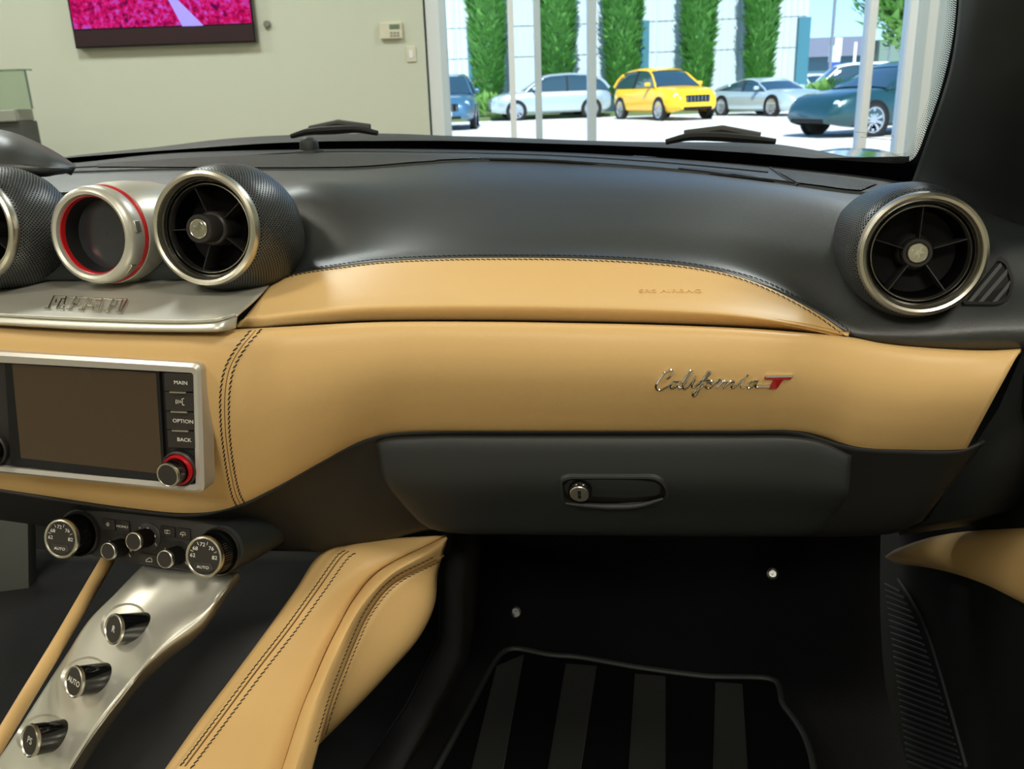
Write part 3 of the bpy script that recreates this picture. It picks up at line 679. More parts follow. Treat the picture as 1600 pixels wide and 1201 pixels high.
air, bvA = panel('airbag_cover', ab_top(), ab_bot(), [(0, .012), (.015, .001), (.06, -.002), (.30, -.003), (.55, -.006), (.68, -.010), (.74, -.012), (.80, -.009), (.90, .000), (.985, .009), (1.0, .016)], TAN, dash, nu=150, sub=5)
fa_top = [(-70, 500, .60), (0, 508, .598), (150, 515, .597), (300, 518.5, .597), (375, 514, .605), (450, 510, .622), (587, 503, .640), (775, 502.5, .648), (900, 504.5, .652), (1000, 506.5, .656), (1150, 512, .666), (1235, 517.5, .675), (1326, 526, .693), (1380, 536, .700), (1450, 542.5, .706), (1540, 546, .708), (1596, 543, .706)]
fa_bot = [(-70, 760, .615), (0, 772, .613), (100, 787, .612), (200, 802, .611), (290, 811, .611), (340, 808, .612), (377, 796, .614), (430, 770, .620), (500, 728, .632), (560, 695, .642), (600, 683, .647), (660, 678, .650), (800, 677, .652), (1000, 677, .656), (1150, 677, .664), (1240, 678, .672), (1285, 686, .678), (1325, 703, .682), (1350, 709, .685), (1420, 710, .692), (1480, 710, .698), (1506, 709, .700)]
fas, bvF = panel('fascia_panel', fa_top, fa_bot, [(0, .016), (.012, .004), (.05, -.003), (.15, -.008), (.32, -.011), (.5, -.009), (.70, -.001), (.86, .009), (.95, .017), (.985, .024), (1.0, .036)], TAN, dash, nu=180, sub=6)
TUFT = mat('dark_trim', srgb(34, 34, 32), .55, bump=('noise', 1500, .15), spec=.4)
lt_top = [(-70, 757, .632), (0, 768, .63), (200, 798, .628), (300, 806, .628), (377, 790, .632), (430, 764, .638), (500, 722, .652), (560, 690, .662), (600, 679, .667), (660, 674, .672), (900, 673, .676), (1150, 673, .684), (1240, 674, .690), (1325, 698, .698), (1420, 705, .708), (1506, 704, .716), (1540, 690, .72)]
lt_bot = [(-70, 800, .70), (0, 812, .70), (200, 838, .70), (300, 850, .70), (400, 856, .70), (470, 861, .70), (520, 861, .705), (600, 848, .712), (683, 828, .722), (900, 836, .74), (1150, 838, .75), (1240, 838, .75), (1325, 838, .755), (1400, 832, .76), (1440, 815, .765)]
low, bvL = panel('lower_trim', lt_top, lt_bot, [(0, 0), (.2, -.002), (.5, -.006), (.8, -.008), (.95, -.002), (1.0, .02)], TUFT, dash, nu=120, sub=5)
# stitched seams
stitch('stitching', [(434, 437), (475, 427.5), (540, 418), (600, 411), (700, 406.5), (800, 405.5), (900, 406.5), (1000, 411.5), (1080, 419.5), (1148, 433.5), (1198, 452), (1246, 476), (1285, 500), (1316, 523)], [bvA], THR, dash, n=200)
stitch('stitching', [(440, 431), (475, 421.5), (540, 411.5), (600, 404.5), (700, 399.5), (800, 398.5), (900, 399.5), (1000, 404), (1080, 412), (1152, 426), (1204, 443.5), (1256, 469), (1298, 494), (1331, 520)], [bvP], THR, dash, n=200, r=.00032)
sA = [(391, 517), (368, 545), (352, 575), (345, 610), (345, 660), (349, 700), (356, 745), (363, 775), (371, 793)]
sB = [(408, 515), (384, 543), (366, 575), (359, 610), (358, 660), (361, 700), (368, 745), (375, 772), (384, 789)]
stitch('stitching', sA, [bvF], THR, dash, r=.0005); stitch('stitching', sB, [bvF], THR, dash, r=.0005)
seam('seam', [((a + c) / 2, (b + d) / 2) for (a, b), (c, d) in zip(sA, sB)], [bvF], THRT, dash, r=.0004, up=-.0001)
# embossed words on the cover
Mx = hframe(1047, 455, [bvA], .0002)
text('embossed_words', 'SRS AIRBAG', Mx, .0062, TAN, dash, ext=.00025, raw=False, sx=1.55, kind='stuff')
# overlays on the top panel
def overlay(name, top, bot, bs, up, mat_, parent, nu=60, nv=8, label=None, kind=None):
    T = crv([(x, y, 0) for x, y in top], nu); B = crv([(x, y, 0) for x, y in bot], nu); rows = []
    for j in range(nv):
        r = []
        for a, b_ in zip(T, B):
            x, y = lerp(a.x, b_.x, j / (nv - 1)), lerp(a.y, b_.y, j / (nv - 1)); h = hit(x, y, *bs); r.append(h[0] + h[1] * up if h else (rows[-1][len(r)] if rows else at(x, y, 1)))
        rows.append(r)
    return grid_mb(rows).build(name, mat_, parent, label=label, kind=kind)
overlay('speaker_grille', [(152, 257), (300, 248), (480, 241.5), (620, 242.5), (752, 247.5)], [(152, 262), (400, 263), (470, 263), (560, 261.5), (650, 254.5), (752, 248.6)], [bvB], .0015, GRILLE, dash, nu=90)
overlay('speaker_grille', [(1212, 268), (1270, 274), (1330, 281), (1372, 288)], [(1245, 287), (1280, 291.5), (1320, 297), (1345, 299)], [bvB], .0015, GRILLE, dash, nu=30)
overlay('defroster_slot', [(1060, 262), (1120, 267), (1165, 273), (1192, 280)], [(1060, 264), (1120, 271), (1160, 277), (1192, 281)], [bvB], .001, MATB, dash, nu=20, nv=4)
seam('panel_joint', [(1203, 262), (1216, 272), (1236, 284), (1250, 290)], [bvB], MATB, dash, r=.0016)
seam('panel_joint', [(110, 263), (250, 255), (480, 238.5), (700, 239), (850, 243), (1000, 252), (1120, 262), (1200, 270)], [bvB], MATB, dash, r=.0016)
seam('panel_joint', [(752, 248.5), (850, 251), (950, 257.5), (1050, 266), (1150, 275.5), (1250, 288)], [bvB, bvP], MATB, dash, r=.002)
# light sensor dome
h = hit(484, 238, bvB); Md = Matrix.Translation(h[0])
b = MB(); b.lathe([(.020, -.002), (.0185, .003), (.0135, .004), (.0128, .014), (.0105, .0185), (.006, .0205), (.0005, .021)], 32, Md)
b.build('sensor_dome', BLACKP, dash)

# ---- model script badge
bad = empty('script_badge', hit(1130, 600, bvF)[0], 'chrome cursive script badge with red enamel letter on tan fascia', 'badge')
def zb(x, y): return (1000 + x * .16875, 550 + y * .16875)
def stroke3(pts, bs, up, r, b, conv, n=None, flat=None):
    n = n or max(6, len(pts) * 4)
    P = crv([(conv(x, y)[0], conv(x, y)[1], 0) for x, y in pts], n); Q = []
    for p in P:
        h = hit(p.x, p.y, *bs)
        if h: Q.append(h[0] + h[1] * up)
    b.tube(Q, r, 8)
letters = {
 'letter_c': [[(248, 238), (290, 208), (305, 178), (287, 160), (242, 172), (187, 232), (148, 300), (150, 335), (185, 342), (250, 312), (315, 268)]],
 'letter_a': [[(362, 268), (322, 262), (282, 298), (285, 325), (320, 318), (352, 285), (366, 262), (350, 300), (362, 326), (392, 312)]],
 'letter_l': [[(392, 312), (432, 260), (475, 192), (476, 165), (455, 170), (422, 225), (392, 290), (398, 326), (424, 326), (455, 295)]],
 'letter_i': [[(455, 295), (498, 248), (512, 238), (482, 292), (484, 320), (512, 308)], [(512, 222), (518, 214)]],
 'letter_f': [[(512, 308), (570, 262), (632, 208), (652, 182), (634, 170), (598, 215), (568, 280), (540, 345), (512, 392), (492, 398), (486, 376), (520, 345), (560, 322), (588, 298)], [(556, 262), (600, 250), (655, 252)]],
 'letter_o': [[(655, 262), (616, 280), (604, 312), (632, 326), (668, 302), (680, 272), (655, 262), (650, 280), (700, 276)]],
 'letter_r': [[(700, 276), (740, 242), (745, 258), (722, 292), (712, 322), (740, 290), (775, 262), (795, 268)]],
 'letter_n': [[(800, 262), (772, 322), (810, 285), (850, 260), (868, 268), (845, 302), (852, 322), (892, 300)]],
 'letter_i.001': [[(892, 300), (945, 252), (965, 240), (940, 288), (938, 320), (962, 316)], [(985, 222), (996, 200)]],
 'letter_a.001': [[(1082, 262), (1045, 260), (1000, 295), (998, 322), (1035, 312), (1072, 275), (1090, 250), (1066, 298), (1078, 318), (1100, 312)]],
}
for nm, ss_ in letters.items():
    b = MB()
    for s_ in ss_: stroke3(s_, [bvF], .0009, .00085, b, zb)
    b.build(nm.split('.')[0], CHROME, bad)
def flatpoly(pts, bs, up, depth, conv, chamf=0):
    P = [hit(*conv(x, y), *bs) for x, y in pts]; n = sum((h[1] for h in P), Vector()).normalized()
    return plate([h[0] + h[1] * up for h in P], n, depth, chamf)
flatpoly([(1165, 205), (1416, 205), (1408, 222), (1160, 224)], [bvF], .0022, .003, zb).build('letter_t_edge', CHROME, bad, smooth=False)
flatpoly([(1156, 226), (1406, 224), (1385, 241), (1320, 244), (1262, 328), (1192, 328), (1240, 244), (1150, 243)], [bvF], .0018, .003, zb).build('letter_t', REDP, bad, smooth=False, label='red enamel letter')
flatpoly([(1092, 296), (1200, 298), (1196, 318), (1088, 316)], [bvF], .0016, .002, zb).build('underline', CHROME, bad, smooth=False)

# ---- silver shelf with word mark
shf = empty('centre_shelf', at(200, 500, .6), 'satin silver shelf under the round vents with chrome wordmark', 'trim')
ns = []
shelf, bvS = patch('top_plate', [
    [(-70, 455, .745), (60, 430, .75), (200, 428, .75), (330, 428, .75), (428, 436, .74)],
    [(-70, 470, .67), (40, 462, .675), (200, 464, .675), (330, 464, .675), (401, 464, .68)],
    [(-70, 486, .603), (0, 490, .600), (150, 497, .598), (300, 500, .598), (345, 497, .600), (371, 490, .612)],
    [(-70, 490, .598), (0, 494, .595), (150, 501, .593), (300, 504, .593), (345, 501, .595), (371, 494, .608)],
    [(-70, 501, .594), (0, 505, .591), (150, 513, .589), (300, 516, .589), (345, 515, .591), (369, 510, .604)],
    [(-70, 504, .60), (0, 508, .597), (150, 516, .595), (300, 519, .595), (345, 518, .597), (368, 513, .609)]], SILV, shf, nu=80, sub=5, thick=.002)
BRT = mat('bright_chrome', srgb(240, 240, 232), .22, .85)
wm = empty('wordmark', hit(135, 476, bvS)[0], 'chrome slanted block letter wordmark on the silver shelf', 'badge')
def zf_(x, y): return (60 + x * .1, 450 + y * .1)
def rod(b, p, q, r=.00075, up=.0014):
    stroke3([p, q], [bvS], up, r, b, zf_, n=4)
for nm, segs in (('letter_f', [((250, 150), (165, 335)), ((98, 338), (205, 348)), ((215, 262), (272, 268)), ((272, 268), (288, 205)), ((250, 150), (440, 160))]),
                 ('letter_e', [((440, 160), (405, 290)), ((370, 195), (440, 205)), ((370, 195), (290, 345)), ((340, 285), (420, 290)), ((290, 345), (392, 352)), ((392, 352), (405, 315))]),
                 ('letter_r', [((598, 168), (495, 352)), ((450, 350), (532, 358)), ((540, 265), (618, 295)), ((618, 295), (655, 210)), ((440, 160), (600, 168))]),
                 ('letter_r', [((790, 178), (685, 368)), ((635, 360), (722, 374)), ((745, 285), (812, 305)), ((812, 305), (848, 225)), ((600, 168), (790, 178))]),
                 ('letter_a', [((1010, 190), (950, 382)), ((905, 222), (1000, 232)), ((842, 368), (962, 384)), ((900, 295), (980, 305)), ((900, 295), (848, 360)), ((790, 178), (1010, 190))]),
                 ('letter_r', [((1180, 196), (1080, 390)), ((1028, 380), (1112, 394)), ((1130, 300), (1200, 325)), ((1200, 325), (1240, 240)), ((1010, 190), (1180, 196))]),
                 ('letter_i', [((1395, 205), (1290, 402)), ((1222, 394), (1305, 406)), ((1180, 196), (1395, 205)), ((1325, 210), (1250, 390))])):
    b = MB()
    for p_, q_ in segs: rod(b, p_, q_)
    b.build(nm, CHROME, wm)

# ---- round vents
def basis(axis):
    a = axis.normalized(); x = Vector((0, 0, 1)).cross(a).normalized(); y = a.cross(x); return Matrix((x, y, a)).transposed()
def horse(b, M, s, z0, z1):
    pts = [(-.1, -.9), (.05, -.45), (-.25, -.2), (-.5, -.55), (-.62, -.5), (-.45, -.05), (-.5, .1), (-.85, .35), (-.7, .45), (-.4, .2), (-.1, .25), (.15, .5), (.2, .85), (.45, .95), (.75, .65), (.6, .58), (.42, .62), (.45, .2), (.75, .15), (.85, -.1), (.7, -.1), (.6, .02), (.35, -.05), (.2, -.2), (.25, -.5), (.1, -.9)]
    n = len(pts); vs = [M @ Vector((x * s, y * s, z1)) for x, y in pts] + [M @ Vector((x * s, y * s, z0)) for x, y in pts]
    b.add(vs, [tuple(range(n))[::-1]] + [(i, n + i, n + (i + 1) % n, (i + 1) % n) for i in range(n)])
def vent(px, py, Y, axis, R, back, label, seg=72, rot=0):
    e = empty('air_vent', at(px, py, Y), label, 'air vent', 'round dashboard air vents', basis(axis))
    k = R / .05
    hb = MB(); hp = back
    hb.lathe([(r * k, z) for r, z, _, _ in hp], seg, None, cx=lambda i: (hp[i][2], hp[i][3])); hb.build('housing', PERF, e, raw=True, label='perforated black leather housing')
    MB().lathe([(r * k, z * k) for r, z in ((.0485, -.006), (.0500, -.002), (.0500, .001), (.0488, .0045), (.0465, .0058), (.0443, .0050), (.0428, .002), (.0422, -.004), (.0418, -.010))], 80).build('ring', SATIN, e, raw=True, label='satin silver ring')
    MB().lathe([(r * k, z * k) for r, z in ((.0420, -.004), (.0405, -.003), (.0396, -.006), (.0400, -.012))], 72).build('inner_bezel', GLOSSB, e, raw=True)
    MB().lathe([(r * k, z * k) for r, z in ((.0393, -.008), (.0388, -.0045), (.0380, -.004), (.0374, -.006), (.0374, -.012))], 72).build('thin_ring', SATIN, e, raw=True)
    MB().lathe([(r * k, z * k) for r, z in ((.0376, -.008), (.0372, -.02), (.034, -.032), (.001, -.036))], 60).build('bowl', VOID, e, raw=True)
    for q in range(5):
        a = PI / 2 + rot + q * 2 * PI / 5; A = Matrix.Rotation(a, 4, 'Z')
        MB().add([A @ Vector(v) * k for v in ((.012, -.0004, -.012), (.037, -.0004, -.008), (.037, -.0004, -.032), (.012, -.0004, -.034), (.012, .0004, -.012), (.037, .0004, -.008), (.037, .0004, -.032), (.012, .0004, -.034))],
                 [(0, 1, 2, 3), (7, 6, 5, 4), (0, 4, 5, 1), (1, 5, 6, 2), (3, 2, 6, 7), (0, 3, 7, 4)]).build('vane', DARKM, e, raw=True, smooth=False)
    hl = -.013 if rot == 0 else .012; hz = -.020 if rot == 0 else 0
    hub = MB().lathe([(r * k, z) for r, z in ((.0150, -.040), (.0150, -.010 + hz * .7), (.0140, -.008 + hz * .7), (.0125, -.007 + hz * .7), (.0122, hl - .001), (.0114, hl), (.0090, hl), (.0086, hl - .0006))], 48).build('hub', DARKM, e, raw=True)
    eb = MB(); eb.lathe([(.0084 * k, hl - .001), (.0083 * k, hl + .0003), (.0078 * k, hl + .0008), (.0074 * k, hl + .0004), (.0004, hl + .0006)], 40); eb.build('emblem', SATIN, hub, raw=True)
    hm = MB(); horse(hm, Matrix.Identity(4), .0058 * k, hl + .0005, hl + .0012); hm.build('horse_relief', CHROME, hub, raw=True, smooth=False)
    return e
def dirv(azdeg, updeg):            # azimuth 0 = straight back to the rear of the car, positive = towards the left
    a = math.radians(azdeg); u = math.radians(updeg); return Vector((-math.sin(a) * math.cos(u), -math.cos(a) * math.cos(u), math.sin(u)))
BC = [(.0488, -.003, 0, 0), (.0515, -.006, 0, 0), (.0550, -.018, -.000, .000), (.0585, -.034, .001, -.001), (.0602, -.050, .001, -.002), (.0595, -.066, .000, -.005), (.054, -.085, -.002, -.010)]
BR_ = [(.0488, -.003, 0, 0), (.0515, -.006, 0, 0), (.0545, -.016, 0, 0), (.0565, -.030, 0, 0), (.0575, -.050, 0, 0), (.0570, -.075, 0, 0), (.054, -.11, 0, 0)]
vent(322, 357, .685, dirv(0, 8), .0490, BC, 'round silver ringed vent right of the silver gauge pod', rot=.35)
vent(-46, 357, .685, dirv(0, 8), .0490, BC, 'round silver ringed vent cut by the left picture edge', rot=.35)
vent(1441, 397, .708, dirv(-1, 6), .0468, BR_, 'round silver ringed vent at the passenger end of the dashboard')
# side demister at right
LOUV = mat('louvre_grey', srgb(92, 96, 94), .35)
sdm = empty('side_demister', hit(1545, 440, bvP)[0], 'small triangular black louvre right of the passenger end vent', 'air vent')
tri = rnd([(1500, 478), (1560, 402), (1574, 410), (1584, 440), (1578, 470), (1560, 479)], 10, 4)
def lp(pts, up): return [(lambda h: h[0] + h[1] * up)(hit(p[0], p[1], bvP)) for p in pts]
cx_ = Vector((1548, 448)); inn = [cx_ + (Vector(p) - cx_) * .86 for p in tri]
ringmb([lp(tri, -.001), lp(tri, .0025), lp(inn, .0025), lp(inn, -.0005)]).build('frame', DARKM, sdm)
nrm = hit(1545, 440, bvP)[1]
plate(lp(inn, .0006), nrm, .002).build('recess', MATB, sdm, smooth=False)
for (x0, y0, x1, y1) in ((1512, 474, 1562, 414), (1528, 475, 1572, 424), (1550, 475, 1577, 442)):
    A, B = lp([(x0, y0)], .0015)[0], lp([(x1, y1)], .0015)[0]; sd = (B - A).normalized().cross(nrm) * .0022
    MB().add([A, B, B + sd - nrm * .001, A + sd - nrm * .001, A + nrm * .0016, B + nrm * .0016], [(0, 1, 5, 4), (4, 5, 2, 3), (0, 3, 2, 1)]).build('louvre', LOUV, sdm, smooth=False)

# ---- round gauge pod
gp = empty('gauge_pod', at(150, 367, .70), 'silver round gauge pod with red ringed dark display between vents', 'gauge', rot=basis(dirv(3, 6)))
g = .95
MB().lathe([(r * g, z) for r, z in ((.0445, -.012), (.0462, -.006), (.0458, .002), (.0440, .0068), (.0405, .0088), (.0378, .0075), (.0365, .003), (.0362, -.004))], 72).build('front_ring', SILV, gp, raw=True)
MB().lathe([(r * g, z) for r, z in ((.0440, -.0140), (.0466, -.0139), (.0466, -.0126), (.0440, -.0122))], 72).build('red_line', RED, gp, raw=True, label='thin red ring around the pod')
MB().lathe([(r * g, z) for r, z in ((.0440, -.0142), (.0474, -.0148), (.0492, -.024), (.0505, -.045), (.0500, -.075), (.045, -.11))], 72).build('housing', SILV, gp, raw=True)
MB().lathe([(r * g, z) for r, z in ((.0366, .004), (.0359, .0035), (.0354, .001), (.0352, -.002))], 72).build('inner_red_ring', RED, gp, raw=True, label='red inner ring')
MB().lathe([(r * g, z) for r, z in ((.0353, -.001), (.0340, -.008), (.0325, -.016))], 64).build('inner_wall', MATB, gp, raw=True)
MB().lathe([(r * g, z) for r, z in ((.0330, -.015), (.0005, -.0145))], 64).build('display', LENS, gp, raw=True)
for a_ in (.18, -.75):
    A = Matrix.Rotation(a_, 4, 'Z'); t_ = MB(); t_.box(A @ Vector((.0437, 0, -.001)), (.0026, .010, .007), A.to_3x3()); t_.build('grip_notch', SATIN, gp, raw=True, bevel=.0005)
# black saddle between the pods and black cowl behind
saddle, bvSd = patch('pod_saddle', [
    [(-380, 306, .79), (-60, 300, .80), (100, 300, .80), (230, 302, .80), (420, 300, .80)],
    [(-380, 366, .75), (-60, 360, .75), (100, 365, .75), (230, 360, .75), (420, 360, .75)],
    [(-380, 446, .72), (-60, 435, .715), (100, 436, .72), (230, 436, .72), (425, 436, .735)]], BLACKP, dash, nu=30, sub=4, thick=.002)
# instrument hood on the left
hood, _ = patch('instrument_hood', [
    [(-360, 190, .86), (-200, 188, .86), (-90, 196, .86), (-30, 199, .86), (10, 204, .86), (40, 214, .86), (85, 236, .86), (117, 257, .86)],
    [(-360, 205, .80), (-200, 203, .80), (-90, 211, .80), (-30, 214, .80), (10, 219, .80), (40, 228, .81), (82, 245, .82), (119, 261, .84)],
    [(-360, 266, .76), (-200, 264, .76), (-90, 262, .76), (-30, 262, .76), (10, 263, .77), (40, 263, .78), (80, 264, .80), (112, 265, .83)]], BLACK, dash, nu=40, sub=5, label='smooth black instrument hood', thick=.01)

# ---- infotainment unit
PN = Vector((.0, -1, .06)).normalized(); P0 = at(150, 650, .5825)
IN = empty('infotainment_unit', P0, 'dark touchscreen unit in a silver frame with side buttons', 'screen')
def PI_(x, y, up=0.0): return onplane(x, y, P0, PN) + PN * up
def loopI(pts, r, up): return [PI_(p.x, p.y, up) for p in rnd(pts, r)]
O4 = [(-75, 545), (314, 568), (320, 770), (-75, 731)]; I4 = [(-66, 562), (303, 582), (307, 757), (-66, 722)]
M4 = [(-71, 550), (310, 573), (315, 765), (-71, 727)]
ringmb([loopI(O4, 12, -.016), loopI(O4, 12, 0), loopI(M4, 10, .0022), loopI(I4, 5, .001), loopI(I4, 5, -.008)]).build('frame', GREYM, IN)
plate(loopI(I4, 5, -.003), PN, .008).build('faceplate', DARKM, IN, smooth=False)
S4 = [(17, 569), (242, 583), (252, 741), (31, 716)]; S5 = [(8, 563), (249, 577), (259, 756), (18, 725)]
ringmb([loopI(S5, 3, -.0029), loopI(S5, 3, .0006), loopI(S4, 2, -.0012), ]).build('screen_bezel', MATB, IN)
plate([PI_(x, y, -.0012) for x, y in S4], PN, .001).build('display', SCREEN, IN, smooth=False)
bt = [(583, 610.5), (612.5, 641), (643, 670.5), (672.5, 699)]
for i, ((y0, y1), tx) in enumerate(zip(bt, ('MAIN', None, 'OPTION', 'BACK'))):
    xl, xr = 257 + i * 1.8, 303 + i * .9
    q = rnd([(xl, y0 - 1), (xr, y0 + 1), (xr + .7, y1 + 1), (xl + 1.2, y1 - 1)], 1.5, 2)
    bo = plate([PI_(p.x, p.y, .0014) for p in q], PN, .004, .0005).build('button', BTN, IN)
    if tx:
        c = PI_(xl + 27, (y0 + y1) / 2 + .5, .0015); xv = (PI_(xl + 34, (y0 + y1) / 2 + 1.0) - PI_(xl + 20, (y0 + y1) / 2)).normalized(); M = Matrix((xv, PN.cross(xv), PN)).transposed().to_4x4(); M.translation = c
        text('lettering', tx, M, .0043, INK, bo, ext=.0001, raw=False, sx=1.12)
    else:
        vb = MB()
        for k, (dx, hh) in enumerate(((-4, 4), (-1, 3.2), (2, 2.2))):
            P = [PI_(282 + dx - 1.2 * math.cos(a), 626.5 + hh * math.sin(a), .0016) for a in (-1, -.5, 0, .5, 1)]; vb.tube(P, .0003, 5)
        vb.tube([PI_(x, y, .0016) for x, y in ((289, 621.5), (286, 622.5), (287, 626), (284.5, 627), (287, 628.5), (287, 631.5), (290, 632))], .0003, 5)
        vb.build('voice_symbol', INK, bo, kind='stuff')
    if i < 3:
        yy = y1 + 1; plate([PI_(x, y, .0028) for x, y in ((xl + 10, yy - 1.6), (xl + 36, yy - .6), (xl + 36.5, yy + 1.8), (xl + 10.5, yy + .8))], PN, .003, .0004).build('chrome_bar', SATIN, IN)
def disc(b, c, ax, prof, seg=40):
    b.lathe(prof, seg, Matrix.Translation(c) @ basis(ax).to_4x4()); b.uv = {}; return b
def knob(parent, base, tip, r, capm, name='knob', ring=None, knurl=True, lip=.0015):
    ax = (tip - base).normalized(); L = (tip - base).length
    b = disc(MB(), base, ax, [(r * 1.0, 0), (r, L * .80), (r * .99, L * .86)], 48)
    if knurl:
        M = Matrix.Translation(base) @ basis(ax).to_4x4()
        for k in range(56):
            a = k * 2 * PI / 56; A = Matrix.Rotation(a, 4, 'Z'); b.add([M @ A @ Vector(v) for v in ((r, -r * .035, L * .08), (r, r * .035, L * .08), (r, r * .035, L * .8), (r, -r * .035, L * .8), (r * 1.025, 0, L * .1), (r * 1.025, 0, L * .78))], [(0, 4, 5, 3), (1, 2, 5, 4)])
    kb = b.build(name, capm, parent)
    disc(MB(), base, ax, [(r * 1.0, L * .84), (r * 1.02, L * .9), (r * .98, L * .985), (r * .90, L), (r * .86, L * .975)], 48).build('rim', SATIN, kb)
    disc(MB(), base, ax, [(r * .87, L * .975), (r * .001, L * .982)], 40).build('cap', BTN, kb)
    return kb, ax
kbase = PI_(281, 732, 0); ktip = kbase + (PN + Vector((-.05, 0, .02))).normalized() * .0165
disc(MB(), kbase, PN, [(.0150, -.002), (.0150, .0012), (.0135, .0022), (.0128, .001)], 48).build('knob_socket', DARKM, IN)
disc(MB(), kbase, PN, [(.0126, -.001), (.0126, .0040), (.0118, .0052), (.0105, .0050), (.0100, .003)], 48).build('red_collar', RED, IN, label='glossy red collar around the knob')
knob(IN, kbase, ktip, .0098, GLOSSB)
kb2 = PI_(-13, 700, 0); knob(IN, kb2, kb2 + PN * .014, .0105, GLOSSB)
disc(MB(), kb2, PN, [(.0150, -.002), (.0150, .0012), (.0135, .0022), (.0128, .001)], 48).build('knob_socket', DARKM, IN)

# ---- climate control panel
CN = Vector((-.06, -1, .30)).normalized(); C0 = at(235, 845, .625)
def PC(x, y, up=0.0): return onplane(x, y, C0, CN) + CN * up
CL = empty('climate_panel', C0, 'dark climate control panel with two numbered dials and three knobs', 'control panel')
body = rnd([(104, 797), (160, 797), (300, 812), (368, 824), (376, 850), (360, 893), (300, 893), (162, 873), (106, 858), (96, 825)], 14, 5)
plate([PC(p.x, p.y, 0) for p in body], CN, .05, .0015).build('body', DARKM, CL)
# tapering barrel on the right
b = MB(); A0_ = PC(345, 856, -.004); 
b.tube([PC(350, 856, .002), PC(350, 856, -.012), PC(352, 853, -.04), PC(356, 848, -.075)], [.0205, .0212, .0205, .0185], 40); b.build('end_barrel', BLACKP, CL)
b = MB(); b.tube([PC(124, 830, .002), PC(124, 830, -.012), PC(126, 828, -.04)], [.0205, .0212, .0200], 40); b.build('end_barrel', BLACKP, CL)
def frameC(x, y, up):
    xv = (PC(x + 5, y + .6) - PC(x - 5, y - .6)).normalized(); M = Matrix((xv, CN.cross(xv), CN)).transposed().to_4x4(); M.translation = PC(x, y, up); return M
def cdial(bx, by, lab):
    base = PC(bx, by, 0); r = .0178; L = .026
    disc(MB(), base, CN, [(.0212, -.002), (.0212, .003), (.0200, .005), (.0185, .003)], 56).build('dial_socket', DARKM, CL)
    kb, ax = knob(CL, base, base + CN * L, r, GLOSSB, name='dial')
    xv = (PC(bx + 5, by + .6) - PC(bx - 5, by - .6)).normalized(); B = Matrix((xv, CN.cross(xv), CN)).transposed().to_4x4(); B.translation = base + CN * (L * .985)
    for s_, a in (('62', 178), ('68', 142), ('72', 98), ('76', 48), ('82', 2)):
        rr = r * .60; a = math.radians(a); text('numeral', s_, B @ Matrix.Translation((math.cos(a) * rr, math.sin(a) * rr, 0)), .0046, INK, kb, ext=.0001, raw=False, sx=1.15)
    tk = MB()
    for a in (160, 118, 75, 25):
        a = math.radians(a); tk.tube([B @ Vector((math.cos(a) * r * q, math.sin(a) * r * q, .0001)) for q in (.62, .78)], .00025, 5)
    tk.build('ticks', INK, kb, kind='stuff')
    ab = MB(); P = [(-.0075, -.0045), (.0075, -.0045), (.0100, -.0095), (.0060, -.0130), (-.0060, -.0130), (-.0100, -.0095)]
    plate([B @ Vector((x, y, .0006)) for x, y in P], CN, .0008, .0002).build('auto_button', BTN, kb)
    text('lettering', 'AUTO', B @ Matrix.Translation((0, -.0088, .0007)), .0034, INK, kb, ext=.0001, raw=False, sx=1.25)
cdial(127, 833, ''); cdial(345, 860, '')
def sknob(bx, by, r, L, br):
    base = PC(bx, by, 0)
    disc(MB(), base, CN, [(br, -.001), (br, .0006), (br * .96, .0010), (.0005, .0008)], 48).build('knob_disc', DARKM, CL)
    knob(CL, base, base + CN * L, r, MATB)
sknob(192, 854, .0078, .020, .0118); sknob(231, 839, .0082, .020, .0135); sknob(279, 866, .0080, .020, .0120)
mk = MB()
for (x, y, s_) in ((219.5, 824, .0006), (232, 825, .0009), (243, 837, .0011), (212, 831, .0006)): disc(mk, PC(x, y, .0010), CN, [(s_, 0), (s_, .0003), (.0001, .0003)], 12)
for (x, y) in ((173, 846), (201, 852), (205, 859), (204, 867), (260, 858), (290, 864), (293, 872), (292, 879), (245, 850)):
    mk.tube([PC(x - 1, y - 2, .0011), PC(x + .3, y + 1.5, .0011), PC(x + 2, y + 1.8, .0011)], .00028, 5)
mk.build('dial_symbols', INK, CL, kind='stuff')
